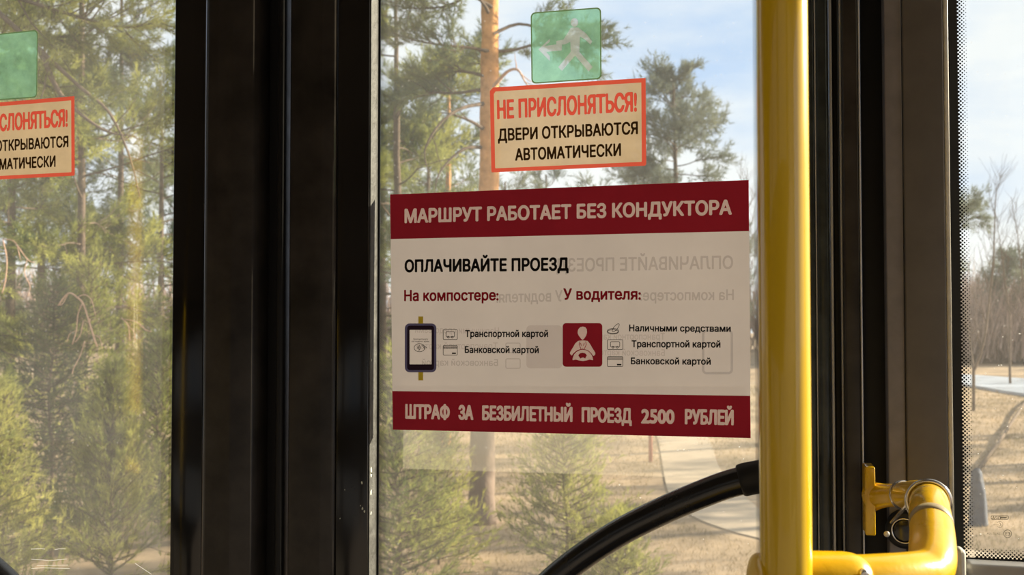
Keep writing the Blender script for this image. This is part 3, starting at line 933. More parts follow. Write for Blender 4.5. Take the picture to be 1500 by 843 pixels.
def warning(quadpx, y, label):
    """design frame: u 0..1 left to right, v 0 at the top; quadpx TL,TR,BR,BL plane points"""
    TL, TR, BR, BL = quadpx
    root = empty('warning_sticker', (TL + BR) / 2, label, 'sticker')
    def q(u, v, dy=0.0):
        p = TL.lerp(TR, u).lerp(BL.lerp(BR, u), v)
        return Vector((p.x, y - dy, p.z))
    def poly(name, uv, dy, mat):
        return flat_poly(name, [q(*a, dy) for a in uv], mat, root)
    outer = [(0.022, 0), (1, 0), (1, .985), (.992, 1), (.005, 1), (0, .99), (0, .04)]
    inner = [(0.037, .05), (.973, .05), (.973, .945), (.970, .955), (.030, .955), (.026, .950), (.026, .078)]
    np_mesh('border', [q(*a) for a in outer + inner], [np.array([(k, (k + 1) % 7, 7 + (k + 1) % 7, 7 + k) for k in range(7)])], M['orange_film'], root)
    W_, H_ = (TR - TL).length, (TL - BL).length
    def txt(s, u0, u1, v0, v1, fat, mat, nm):
        a, b, F = text_polys(s, (u1 - u0) * W_ / ((v1 - v0) * H_), fat)
        np_mesh(nm, (P := [tuple(q(u0 + (u1 - u0) * x, v1 + (v0 - v1) * z, 0.0002)) for x, z in zip(a, b)]), [F], mat, root)
        return [([P[i] for i in a], [[P[i] for i in n] for n in ns]) for a, ns in LOOPS]
    hl = txt('НЕ ПРИСЛОНЯТЬСЯ!', 0.045, 0.945, 0.150, 0.380, 0.030, M['orange_ink'], 'red_lettering')
    cut_sheet('field', [tuple(q(*a)) for a in inner], hl, y, M['tan_film'], root)
    txt('ДВЕРИ ОТКРЫВАЮТСЯ', 0.048, 0.950, 0.490, 0.638, 0.026, M['brown_ink'], 'brown_lettering')
    txt('АВТОМАТИЧЕСКИ', 0.160, 0.843, 0.730, 0.878, 0.026, M['brown_ink'], 'brown_lettering')
    return root
yS = Y0 - 0.0010
c1 = [PY(717.5, 128.5, yS), PY(945.7, 114.2, yS), PY(946.6, 242.8, yS), PY(719.8, 252.7, yS)]
ws = warning(c1, yS, 'tan warning sticker with orange red border just above the large notice')
TRl, BRl = PY(109, 141, yS), PY(109.5, 257.5, yS)
wl = (c1[1] - c1[0]).length * 1.0
warning([Vector((TRl.x - wl, yS, TRl.z - 0.004)), TRl, BRl, Vector((BRl.x - wl, yS, BRl.z - 0.002))], yS,
        'tan warning sticker on the left door pane, cut off by the frame')
# small dirt blots on the right sticker
def exit_sticker(TL, TR, BR, BL, y, label, figure=True):
    root = empty('exit_sticker', (TL + BR) / 2, label, 'sticker')
    def q(u, v, dy=0.0):
        p = TL.lerp(TR, u).lerp(BL.lerp(BR, u), v)
        return Vector((p.x, y - dy, p.z))
    def poly(name, uv, dy, mat):
        return flat_poly(name, [q(*a, dy) for a in uv], mat, root)
    f = lambda x, y_: ((x - 60) / 330, (y_ - 50 + (x - 60) * 0.045) / 342)
    fig = [[f(*p) for p in ell(266, 104, 18, 21, 14)],
           [f(*p) for p in [(250, 128), (283, 128), (320, 158), (348, 196), (340, 212), (318, 190), (292, 172), (288, 245), (350, 318), (330, 340), (268, 262), (205, 333), (188, 315), (247, 244), (246, 196), (218, 208), (208, 207), (205, 236), (132, 240), (150, 262), (148, 284), (95, 228), (150, 178), (150, 192), (126, 212), (180, 206), (180, 190), (214, 184)]]] if figure else []
    cut_sheet('film', [tuple(q(*a)) for a in rrect(0, 0, 1, 1, 0.065)], [[tuple(q(*a)) for a in h] for h in fig], y, M['green_film'], root)
    bm = bmesh.new()
    a = [bm.verts.new(q(u, v, 0.0001)) for u, v in rrect(0, 0, 1, 1, 0.065)]
    b = [bm.verts.new(q(u, v, 0.0001)) for u, v in rrect(.018, .018, .982, .982, 0.055)]
    for i in range(len(a)):
        j = (i + 1) % len(a)
        bm.faces.new((a[i], a[j], b[j], b[i]))
    bm_obj('edge', bm, M['sticker_edge'], root)
    for nm, h in zip(('figure_head', 'walking_figure'), fig):
        poly(nm, h, 0.0002, M['figure_film'])
    return root
exit_sticker(PY(777.3, 18.5, yS), PY(880.5, 10.5, yS), PY(881.3, 116, yS), PY(778.5, 123, yS), yS, 'square green sticker with a walking figure and arrow on the right door pane')
TR_, BR_ = PY(55.5, 43.5, yS), PY(54.5, 143, yS)
wg = 0.087
exit_sticker(Vector((TR_.x - wg, yS, TR_.z - 0.002)), TR_, BR_, Vector((BR_.x - wg, yS, BR_.z - 0.001)), yS, 'plain pale green sticker cut off at the left, on the left door pane', figure=False)
# added hazy sheet painting a pale glass reflection below the notice
M['reflection_haze'] = sheet_mat('painted glass reflection', (0.80, 0.72, 0.58), 0.75, clear=0.88)
cf = np_mesh('reflection_haze', [PY(592, 560, Y0 + 0.0056), PY(590, 687, Y0 + 0.0056), PY(1106, 703, Y0 + 0.0056), PY(1106, 560, Y0 + 0.0056)], [np.array([[0, 1, 2, 3]])], M['reflection_haze'])
tag(cf, 'painted glass reflection strip showing below the red edge of the large notice', 'film')

# maker's stamp
M['stamp'] = sheet_mat('dark stamp print', (0.05, 0.045, 0.03), 0.1, clear=0.25)
M['stamp_faint'] = sheet_mat('faint stamp print', (0.12, 0.11, 0.09), 0.1, clear=0.5)
yst = Y0 - 0.0003
outline('maker_stamp', [rrect(1452, 756.2, 1477, 761.2, 1.2, 3)], 1.0, yst, M['stamp'], w1, label='small dark glassmaker mark printed on the pane')
lettering('maker_stamp', 'ASG', (1453, 756.5, 761.5, 1466, 756.8, 761.5), yst, M['stamp'], w1, 0.01)
shape('maker_stamp', [(1465, 757.5), (1475, 757.8), (1474, 760), (1464.5, 760)], yst, M['stamp'], w1)
outline('maker_stamp', [ell(1464.5, 769, 4.5, 4.6, 14, -150, 150), ell(1463.5, 769, 2.2, 2.4, 8, -100, 100), [(1455, 768.5), (1463, 769.5)]], 0.7, yst, M['stamp_faint'], w1, closed=False)
outline('maker_stamp', [ell(1476, 782.5, 5.7, 5.7, 20)], 0.9, yst, M['stamp'], w1)
lettering('maker_stamp', 'E3', (1472.6, 779.8, 785.2, 1479.6, 779.9, 785.3), yst, M['stamp'], w1, 0.01)
lettering('maker_stamp', '43R-00 AS2', (1446, 780.3, 784, 1467, 780.6, 784.3), yst, M['stamp_faint'], w1, 0.01)
# scratches low on the left pane
M['scratch'] = sheet_mat('bright scratch', (0.8, 0.8, 0.78), 0.6, clear=0.45)
outline('scratches', [[(45, 805), (60, 804.4), (66, 805)], [(80, 806), (86, 804.6), (96, 804.6)], [(46, 820), (64, 821), (72, 822), (98, 819.5)], [(54, 829), (100, 828.4)], [(46, 833.5), (62, 832.5), (102, 833.6)], [(198, 826), (222, 842)]], 0.8, Y0 - 0.0003, M['scratch'], d1, closed=False)['kind'] = 'stuff'
# specks of dirt on the side window and the right pane
sp = bmesh.new()
rnd = random.Random(9)
for k in range(34):
    px, py = (rnd.uniform(1424, 1498), rnd.uniform(480, 800)) if k < 20 else (rnd.uniform(900, 1105), rnd.uniform(650, 800))
    s = rnd.uniform(0.5, 1.2)
    sp.faces.new([sp.verts.new(PY(px + s * rnd.uniform(.8, 1.6) * math.cos(a), py + s * math.sin(a) * rnd.uniform(.7, 1.2), Y0 - 0.0003)) for a in [2 * math.pi * i / 6 for i in range(6)]])
tag(bm_obj('dirt_specks', sp, M['scratch'], w1), kind='stuff')

# ------------------------------------------------------------------ handrails
rail = empty('door_handrail', PY(1100, 704, Y0 - 0.075), 'curved black tubular handrail across the bottom of the right door pane', 'handrail', None)
yh = Y0 - 0.075
pts = [PY(px, py, yh) for px, py in [(1150, 694), (1112, 700.5), (1085, 705), (1044, 718), (968, 750), (892, 790), (816, 845), (760, 905), (722, 975), (700, 1060), (690, 1160)]]
cur = catmull(pts, 8)
tube('tube', cur, 0.0152, M['rail_black'], rail)
sl = catmull([PY(px, py, yh) for px, py in [(1150, 692.5), (1112, 699), (1098, 701.4), (1084, 704.8)]], 5)
tube('sleeve', sl, [0.0178] * (len(sl) - 2) + [0.0175, 0.0165], M['rubber'], rail)
e = pts[0]
lathe_cyl('mount_foot', e, (0, 1, 0), [(-0.012, 0.014), (0.0, 0.018), (0.02, 0.014), (0.066, 0.014), (0.066, 0.022), (0.073, 0.022)], M['rubber'], rail)
b_ = pts[-1]
lathe_cyl('mount_foot', b_, (0, 1, 0), [(-0.012, 0.014), (0.0, 0.018), (0.02, 0.014), (0.066, 0.014), (0.066, 0.022), (0.073, 0.022)], M['rubber'], rail)
rail2 = empty('door_handrail', PY(-30, 820, yh), 'black handrail just showing in the bottom left corner of the left door pane', 'handrail', None)
pts = [PY(px, py, yh) for px, py in [(-330, 676), (-250, 698), (-150, 747), (-70, 791), (-8, 835), (36, 884), (70, 960), (90, 1050)]]
tube('tube', catmull(pts, 8), 0.0152, M['rail_black'], rail2)
for p in (pts[0], pts[-1]):
    lathe_cyl('mount_foot', p, (0, 1, 0), [(-0.012, 0.014), (0.0, 0.018), (0.02, 0.014), (0.066, 0.014), (0.066, 0.022), (0.073, 0.022)], M['rubber'], rail2)

# ------------------------------------------------------------------ yellow grab pole and bracket
DP = 0.70
p_top = PD(1147.5, 0, DP); p_mid = PD(1149, 421, DP)
pole_xy = PD(1149.5, 560, DP)
pole = empty('yellow_grab_pole', (pole_xy.x, pole_xy.y, ZF), 'thick vertical yellow enamelled grab pole in front of the right door pane', 'pole')
RPOLE = 0.0173
zt = HZ(818, DP)
tube('tube', [(pole_xy.x, pole_xy.y, ZF + 0.01), (pole_xy.x, pole_xy.y, 1.4), (pole_xy.x, pole_xy.y, 2.2), (pole_xy.x, pole_xy.y, ZC)], RPOLE, M['yellow'], pole, sides=48)
lathe_cyl('floor_flange', (pole_xy.x, pole_xy.y, ZF), (0, 0, 1), [(0, .04), (.01, .04), (.014, .034), (.03, .021), (.03, .0173)], M['yellow_worn'], pole)

br = empty('yellow_rail_bracket', PD(1200, 850, 0.71), 'bent yellow rail clamped to the grab pole and flanged to the door post', 'rail')
# clamp body around the pole, its axis along the picture's right
ax = (PD(1265, 852, 0.715) - PD(1110, 850, 0.705))
c0 = PD(1110, 851, 0.703)
axn = ax.normalized()
L_ = ax.length
lathe_cyl('clamp_body', c0, axn, [(0.0025, 0.0165), (0.004, 0.0185), (0.014, 0.0195), (L_ * .45, 0.0205), (L_ * .80, 0.0205), (L_ * .88, 0.0198), (L_ * .94, 0.0184), (L_ * .985, 0.0160), (L_ * 1.0, 0.0152)], M['yellow_worn'], br, sides=48)
lathe_cyl('clamp_cap', c0, axn, [(-0.0030, 0.008), (-0.0028, 0.0145), (-0.0015, 0.0175), (0.0, 0.0185), (0.0020, 0.0185)], M['yellow_worn'], br, sides=48)
sc_ = PD(1266, 842, 0.690)
lathe_cyl('screw', sc_, -FW, [(-0.004, .0030), (.0010, .0032), (.0016, .0026), (.0017, .0008)], M['steel'], br, sides=16)
# bar and elbow
bar = [PD(1250, 850, 0.716), PD(1290, 848, 0.722), PD(1330, 845, 0.732), PD(1354, 841, 0.742), PD(1365, 825, 0.755), PD(1366, 800, 0.780), PD(1365, 776, 0.810), PD(1362, 752, 0.845), PD(1360, 735, 0.90), PD(1352, 728, 0.95), PD(1338, 726, 1.00), PD(1322, 726, 1.045)]
bc = catmull(bar, 8)
nb = len(bc)
rad = []
for i, p in enumerate(bc):
    t = i / (nb - 1)
    rad.append(0.0170 if t < .45 else (0.0162 + 0.0008 * (1 - (t - .45) / .25) if t < .7 else 0.0162 - 0.003 * (t - .7) / .3))
tube('bent_tube', bc, rad, M['yellow_worn'], br, sides=40)
nk0, nk1 = PD(1324, 726, 1.04), PD(1277, 727, 1.085)
nv = (nk1 - nk0)
lathe_cyl('neck', nk0, nv, [(0, .0125), (nv.length * .25, .0115), (nv.length * .55, .0120), (nv.length * .8, .0135), (nv.length * .93, .0155)], M['yellow_worn'], br)
pf = PD(1277, 727, 1.085)
zf0, zf1 = HZ(776, 1.10), HZ(679, 1.10)
xf = XP(1263, Y0 - 0.036)
bm = bmesh.new()
bmesh.ops.create_cube(bm, size=1)
for v in bm.verts:
    v.co = Vector((pf.x - 0.003 + v.co.x * 0.010, pf.y + v.co.y * 0.034, (zf0 + zf1) / 2 + v.co.z * (zf1 - zf0)))
bm_obj('flange_plate', bm, M['yellow_worn'], br, True, 0.0015, 3)
# steel clips over the elbow
def ring_at(name, i, R, w, mat, a0=0, a1=360, lean=0.0):
    """band around the tube at index i of its centre line"""
    p = bc[i]
    t = (bc[min(i + 1, nb - 1)] - bc[max(i - 1, 0)]).normalized()
    t = (t + UPV * lean).normalized()
    return lathe_cyl(name, p - t * w / 2, t, [(0, R * .9), (0.0002, R), (w - 0.0002, R), (w, R * .9)], mat, br, sides=40)
ring_at('tape_band', int(nb * .57), 0.0168, 0.012, M['tape'])
i0 = int(nb * .72)
P0 = bc[i0]
wire1 = []
t = (bc[i0 + 1] - bc[i0 - 1]).normalized()
u = t.orthogonal().normalized(); w_ = t.cross(u)
for k in range(33):
    a = 2 * math.pi * k / 32
    wire1.append(P0 + (u * math.cos(a) + w_ * math.sin(a)) * 0.0178 + t * 0.003 * math.sin(a))
tube('steel_clip', wire1, 0.0022, M['steel'], br, sides=10, caps=False)
P1 = nk0
t = nv.normalized(); u = t.orthogonal().normalized(); w_ = t.cross(u)
for off in (0.0, 0.0035):
    tube('steel_clip', [P1 + t * off + (u * math.cos(a) + w_ * math.sin(a)) * 0.0140 for a in [2 * math.pi * k / 24 for k in range(25)]], 0.0011, M['steel'], br, sides=8, caps=False)
wr = catmull([PD(1388, 752, .86), PD(1387, 735, .87), PD(1372, 718, .88), PD(1352, 716, .88), PD(1338, 728, .90), PD(1322, 748, .93), PD(1306, 766, 1.0)], 6)
tube('bent_wire', wr, 0.0016, M['steel'], br, sides=10)
# door lock cylinder behind the elbow
lk = empty('door_lock_cylinder', PD(1325, 779, 1.10), 'round black lock cylinder with a steel ring behind the yellow elbow', 'lock')
lc = PD(1325, 779, 1.09); axk = Vector((-0.15, -1, 0.05)).normalized()
lathe_cyl('housing', lc, axk, [(-0.10, .020), (-0.01, .020), (-.004, .0185), (-.002, .014), (-.004, .013)], M['rubber'], lk)
tube('steel_ring', [lc + axk * -.002 + (axk.orthogonal().normalized() * math.cos(a) + axk.cross(axk.orthogonal().normalized()) * math.sin(a)) * 0.0128 for a in [2 * math.pi * k / 32 for k in range(33)]], 0.0009, M['steel'], lk, sides=8, caps=False)
lathe_cyl('key_face', lc, axk, [(-.006, .012), (-.003, .012), (-.0025, .010)], M['black_gloss'], lk)
bm = bmesh.new(); bmesh.ops.create_uvsphere(bm, u_segments=12, v_segments=8, radius=0.0032)
for v in bm.verts: v.co = v.co + PD(1299, 783, 1.08)
bm_obj('white_knob', bm, M['pale_seal'], lk, True)
# second pole of the doorway, left of the frame, seen reflected in the left pane
p2 = Vector((-1.31, 0.50, ZF))
pole2 = empty('yellow_grab_pole', p2, 'second yellow grab pole beside the doorway, seen only as a reflection in the left pane', 'pole')
tube('tube', [p2, p2 + Vector((0, 0, 1.3)), p2 + Vector((0, 0, ZC - ZF))], RPOLE, M['yellow'], pole2, sides=32)

# ------------------------------------------------------------------ outdoors: ground, path, pond
M['ground'] = principled('dry grass ground', (0.29, 0.215, 0.14), 0.95, noise_amt=0.5, nscale=0.8, bump=0.6, spec=0.1)
M['concrete'] = principled('pale path concrete', (0.38, 0.31, 0.23), 0.9, noise_amt=0.10, nscale=3, spec=0.1)
M['pond_sheen'] = principled('pond water', (0.42, 0.46, 0.52), 0.3, noise_amt=0.2, nscale=1)  # pale colour paints the sky's reflection into the water
M['kerb'] = principled('kerb', (0.25, 0.20, 0.14), 0.9, noise_amt=0.2, nscale=8)
M['grass'] = leaf_mat('dry grass blades', (0.14, 0.12, 0.06), (0.40, 0.30, 0.18), 0.8, 0.3)
def terrain(x, y):
    d = math.hypot(x, y)
    k = min(1, max(0, (d - 14) / 30))
    return 0.05 * noise.noise((x * .35, y * .35, 0)) * min(1, max(0, (d - 4) / 4)) + k * 0.04 * noise.noise((x * .06, y * .06, 3.0))
gx = np.concatenate([np.arange(-60, -22, 2.5), np.arange(-22, 16, 0.5), np.arange(16, 75, 2.5)])
gy = np.concatenate([np.arange(-12, 2, 2.0), np.arange(2, 30, 0.5), np.arange(30, 140, 4.0)])
gv = [(x, y, terrain(x, y)) for y in gy for x in gx]
nx_, ny_ = len(gx), len(gy)
gf = [(j * nx_ + i, j * nx_ + i + 1, (j + 1) * nx_ + i + 1, (j + 1) * nx_ + i) for j in range(ny_ - 1) for i in range(nx_ - 1)]
g = np_mesh('ground', gv, [gf], M['ground'], smooth=True)
struct(g, 'dry brown grass ground')
def strip(name, Lp, Rp, lift, mat, th=0.03):
    V, F = [], []
    for a, b in zip(Lp, Rp):
        for k in range(5):
            p = a.lerp(b, k / 4)
            V.append((p.x, p.y, terrain(p.x, p.y) + lift))
    n = len(Lp)
    for i in range(n - 1):
        for k in range(4):
            F.append((i * 5 + k, i * 5 + k + 1, (i + 1) * 5 + k + 1, (i + 1) * 5 + k))
    m0 = len(V)
    for i in range(n):
        for k in (0, 4):
            x, y, z = V[i * 5 + k]; V.append((x, y, z - th - 0.05))
    for i in range(n - 1):
        F.append((i * 5, (i + 1) * 5, m0 + (i + 1) * 2, m0 + i * 2))
        F.append((i * 5 + 4, (i + 1) * 5 + 4, m0 + (i + 1) * 2 + 1, m0 + i * 2 + 1))
    return np_mesh(name, V, [F], mat, smooth=False)
pl = catmull([PG(*p) for p in [(900, 560), (945, 600), (962, 640), (971.7, 688), (981, 727), (1011.6, 757), (1063, 777), (1110, 789), (1200, 812), (1340, 850), (1500, 900)]], 5)
pr = catmull([PG(*p) for p in [(945, 560), (1005, 600), (1036, 641), (1051.5, 681), (1071, 706), (1089.5, 726), (1104, 741), (1125, 753), (1220, 772), (1370, 800), (1560, 835)]], 5)
# keep the path behind the photographed side window lower than its sill line
struct(strip('footpath', pl, pr, 0.012, M['concrete']), 'pale winding footpath')
bm = bmesh.new()
pc_ = GX(1572, 27)
vs_ = []
for k in range(40):
    a = 2 * math.pi * k / 40
    v = Vector((4.4 * math.cos(a), 8.0 * math.sin(a), 0)) * (1 + .12 * noise.noise((math.cos(a) * 2, math.sin(a) * 2, 5)))
    p = pc_ + RX * (v.x * 0.42) + FH * v.y
    vs_.append(bm.verts.new((p.x, p.y, 0.09)))
f = bm.faces.new(vs_)
r = bmesh.ops.extrude_face_region(bm, geom=[f])
for v in [q for q in r['geom'] if isinstance(q, bmesh.types.BMVert)]: v.co.z -= 0.3
struct(bm_obj('pond', bm, M['pond_sheen']), 'pale pond beyond the grass')

# grass blades
rng = np.random.default_rng(3)
def blades(n, d0, d1, p0, p1, h, w):
    d = d0 * (d1 / d0) ** rng.random(n)
    px = p0 + (p1 - p0) * rng.random(n)
    P = np.array(FH)[None] * d[:, None] + np.array(RX)[None] * ((px - 750) / 1500 * d)[:, None]
    P[:, 2] = [terrain(a, b) - 0.01 for a, b in P[:, :2]]
    ang = rng.random(n) * 6.28
    hh = h * (0.5 + rng.random(n)) * (d / 10) ** 0.3
    ww = w * (0.6 + .8 * rng.random(n)) * (d / 8)
    S = np.stack([np.cos(ang), np.sin(ang), 0 * ang], 1) * ww[:, None]
    T = P + np.stack([np.cos(ang * 3) * .6, np.sin(ang * 3) * .6, np.ones(n)], 1) * hh[:, None]
    V = np.stack([P - S, P + S, T], 1).reshape(-1, 3)
    return V, np.arange(n * 3).reshape(-1, 3)
# keep blades off the path
V1, F1 = blades(90000, 5.5, 30, 500, 1560, 0.045, 0.003)
Lx = np.array([(p.x, p.y) for p in pl]); Rx_ = np.array([(p.x, p.y) for p in pr])
mid = (Lx + Rx_) / 2; hw = np.linalg.norm(Lx - Rx_, axis=1) / 2
c = V1.reshape(-1, 3, 3)[:, 0, :2]
keep = np.ones(len(c), bool)
for m_, h_ in zip(mid, hw):
    keep &= np.linalg.norm(c - m_, axis=1) > h_ * 0.98
Vk = V1.reshape(-1, 3, 3)[keep].reshape(-1, 3)
tag(np_mesh('dry_grass', Vk, [np.arange(len(Vk)).reshape(-1, 3)], M['grass']), 'short dry grass covering the ground beyond the bus', 'grass', kind='stuff')

# ------------------------------------------------------------------ trees
M['bark_orange'] = principled('orange pine bark', (0.50, 0.26, 0.12), 0.9, noise_amt=0.35, nscale=9, bump=0.7, spec=0.1)
def bark_by_height(name, low, high, z0, z1):
    m = principled(name, high, 0.9, noise_amt=0.35, nscale=9, bump=0.8, spec=0.1)
    t = m.node_tree
    b = t.nodes['Principled BSDF']
    old = b.inputs['Base Color'].links[0].from_socket
    c = N(t, 'ShaderNodeTexCoord'); sx = N(t, 'ShaderNodeSeparateXYZ'); mr = N(t, 'ShaderNodeMapRange'); mxx = N(t, 'ShaderNodeMixRGB')
    mr.inputs['From Min'].default_value = z0; mr.inputs['From Max'].default_value = z1
    mxx.inputs['Color1'].default_value = (*low, 1)
    t.links.new(c.outputs['Object'], sx.inputs[0]); t.links.new(sx.outputs['Z'], mr.inputs['Value'])
    t.links.new(mr.outputs['Result'], mxx.inputs['Fac']); t.links.new(old, mxx.inputs['Color2']); t.links.new(mxx.outputs[0], b.inputs['Base Color'])
    return m
M['bark_big'] = bark_by_height('old pine bark, grey below and orange above', (0.20, 0.15, 0.12), (0.55, 0.28, 0.11), 1.2, 3.4)
M['bark_grey'] = principled('grey pine bark', (0.12, 0.09, 0.07), 0.95, noise_amt=0.35, nscale=14, bump=1.0, spec=0.1)
M['bark_pale'] = principled('pale dead wood', (0.55, 0.36, 0.26), 0.9, noise_amt=0.2, nscale=20, spec=0.1)
M['bark_twig'] = principled('grey brown twigs', (0.13, 0.095, 0.07), 0.9, noise_amt=0.3, nscale=8, spec=0.1)
M['thicket'] = principled('brown thicket twigs', (0.36, 0.27, 0.23), 0.9, noise_amt=0.3, nscale=2, spec=0.1)  # lightened so the colour carries distance haze
M['needle_blue'] = leaf_mat('blue green needles', (0.06, 0.09, 0.065), (0.27, 0.30, 0.14), 1.1, 0.35)
M['needle_green'] = leaf_mat('olive green needles', (0.06, 0.095, 0.028), (0.52, 0.52, 0.15), 1.3, 0.4)
M['needle_light'] = leaf_mat('yellow green needles', (0.13, 0.16, 0.04), (0.52, 0.50, 0.15), 2.0, 0.45)
M['needle_dark'] = leaf_mat('dark spruce needles', (0.045, 0.07, 0.035), (0.13, 0.15, 0.06), 2.0, 0.3)
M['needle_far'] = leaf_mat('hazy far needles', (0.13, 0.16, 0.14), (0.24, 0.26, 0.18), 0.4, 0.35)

def tufts(P, Dn, K, ln, w, spread, rs):
    """needle tufts: P (n,3) positions, Dn (n,3) directions"""
    P = np.asarray(P); Dn = np.asarray(Dn)
    n = len(P)
    rv = rs.normal(size=(n, K, 3)); rv /= np.linalg.norm(rv, axis=2, keepdims=True)
    d = Dn[:, None, :] + rv * spread
    d /= np.linalg.norm(d, axis=2, keepdims=True)
    l = ln * (0.7 + 0.6 * rs.random((n, K, 1)))
    b = P[:, None, :] + Dn[:, None, :] * (rs.random((n, K, 1)) - 0.5) * ln * 1.2
    s = np.cross(d, rs.normal(size=(n, K, 3))); s /= np.linalg.norm(s, axis=2, keepdims=True) + 1e-9
    V = np.stack([b - s * w, b + s * w, b + d * l], 2).reshape(-1, 3)
    return V, np.arange(len(V)).reshape(-1, 3)

def wander(p, d, length, n, wig, droop, rs):
    """random branch centre line"""
    pts = [Vector(p)]
    d = Vector(d).normalized()
    for k in range(n):
        d = (d + Vector(rs.normal(size=3)) * wig + Vector((0, 0, droop))).normalized()
        pts.append(pts[-1] + d * (length / n))
    return pts

def grow_branch(path, r0, rs, sub, sublen, tuftgap, out_tubes, TP, TD, start=0.3, sides=5, bare=False, upturn=0.05):
    n = len(path)
    rad = [r0 * (1 - 0.85 * i / (n - 1)) for i in range(n)]
    out_tubes.append(tube_arrays(path, rad, sides, False))
    Ltot = sum((path[i + 1] - path[i]).length for i in range(n - 1))
    for k in range(sub):
        f = start + (1 - start) * (k + rs.random()) / sub
        i = min(n - 2, int(f * (n - 1)))
        p = path[i].lerp(path[i + 1], f * (n - 1) - i)
        t = (path[i + 1] - path[i]).normalized()
        side = t.cross(Vector(rs.normal(size=3))).normalized()
        d = (t * 0.75 + side * rs.uniform(.5, 1.0) + Vector((0, 0, .15))).normalized()
        ll = sublen * (1.15 - f * .6) * rs.uniform(.6, 1.2)
        sp_ = wander(p, d, ll, 4, 0.12, upturn, rs)
        out_tubes.append(tube_arrays(sp_, [rad[i] * .45 * (1 - .2 * q) + .001 for q in range(5)], 3, False))
        if bare: continue
        m = max(2, int(ll / tuftgap))
        for q in range(m):
            ff = 0.25 + 0.75 * (q + rs.random()) / m
            j = min(3, int(ff * 4))
            pp = sp_[j].lerp(sp_[j + 1], ff * 4 - j)
            dd = (sp_[j + 1] - sp_[j]).normalized()
            off = Vector(rs.normal(size=3)) * tuftgap * 0.9
            TP.append(pp + off); TD.append((dd + off.normalized() * .7 + Vector((0, 0, .25))).normalized())
    if not bare:
        m = max(1, int(Ltot * (1 - start) * .6 / tuftgap))
        for q in range(m):
            f = 1 - (1 - start) * .6 * rs.random()
            i = min(n - 2, int(f * (n - 1)))
            TP.append(path[i].lerp(path[i + 1], rs.random()) + Vector(rs.normal(size=3)) * .02)
            TD.append(((path[i + 1] - path[i]).normalized() + Vector((0, 0, .2))).normalized())

DENS = (2.8, 0.34, 1.4, 1.25)
CNT = [0]
def pine(name, label, cat, d, trunk_px, r0, nbr, crown, blen, needle, bark, seed, tuft=(10, 0.075, 0.0028), gap=0.10, sub=7, explicit=(), group=None, lowbark=None, azr=None, top_taper=0.25, sublen=None, elev=(0.0, 0.35)):
    """trunk_px: list of (px, height); crown: (z0, z1)"""
    rs = np.random.default_rng(seed)
    base = GX(trunk_px[0][0], d); base.z = terrain(base.x, base.y) - 0.03
    root = empty(name, base, label, cat, group)
    tp = [GX(px, d) + Vector((0, 0, z)) for px, z in trunk_px]
    tp[0].z = base.z
    tp = catmull(tp, 6)
    H = tp[-1].z
    rad = [r0 * (1 - (1 - top_taper) * max(0, p.z) / H) * (1.35 if i == 0 else 1.12 if i == 1 else 1) for i, p in enumerate(tp)]
    # uneven bark: jitter of the ring radii
    V, F = join_tubes([tube_arrays(tp, rad, 12, True)])
    V = np.array(V)
    V += np.array([[noise.noise((v[0] * 9, v[1] * 9, v[2] * 3)) * r0 * .14] * 3 for v in V]) * np.array([1, 1, 0])
    np_mesh('trunk', V, F, bark, root, smooth=True)
    TP, TD = [], []
    def at(z):
        for a, b in zip(tp[:-1], tp[1:]):
            if a.z <= z <= b.z: return a.lerp(b, (z - a.z) / max(1e-6, b.z - a.z))
        return tp[-1]
    jobs = []
    for k in range(nbr):
        f = (k + rs.random()) / nbr
        z = crown[0] + (crown[1] - crown[0]) * f
        az = rs.random() * 2 * math.pi if azr is None else rs.uniform(*azr)
        prof = math.sin(math.pi * (0.18 + 0.75 * f)) ** .7
        el = elev[0] + (elev[1] - elev[0]) * (f + rs.uniform(-.3, .3))
        dv = Vector((math.cos(az), math.sin(az), el))
        jobs.append((wander(at(z), dv, blen * prof * rs.uniform(.7, 1.15), 8, 0.13, 0.02, rs), False, None))
    for e_ in explicit:
        pts_ = catmull([PD(px, py, dd) for px, py, dd in e_[0]], 3)
        jobs.append((pts_, e_[1], e_[2] if len(e_) > 2 else None))
    for path, bare, mt in jobs:
        tubes = []
        Lb = sum((path[i + 1] - path[i]).length for i in range(len(path) - 1))
        grow_branch(path, max(r0 * .15, 0.012) if not bare else r0 * .16, rs, int(sub * DENS[0]) if not bare else 3, (sublen or Lb * .45), gap * DENS[1], tubes, TP, TD, bare=bare)
        V, F = join_tubes(tubes)
        np_mesh('branch', V, F, mt or M['bark_grey'], root, smooth=True)
    if TP:
        K, ln, w = tuft
        V, F = tufts([tuple(p) for p in TP], [tuple(p) for p in TD], int(K * DENS[2]), ln, w * DENS[3], 0.75, rs); CNT[0] += len(F)
        tag(np_mesh('needles', V, [F], needle, root), kind='stuff')
    return root

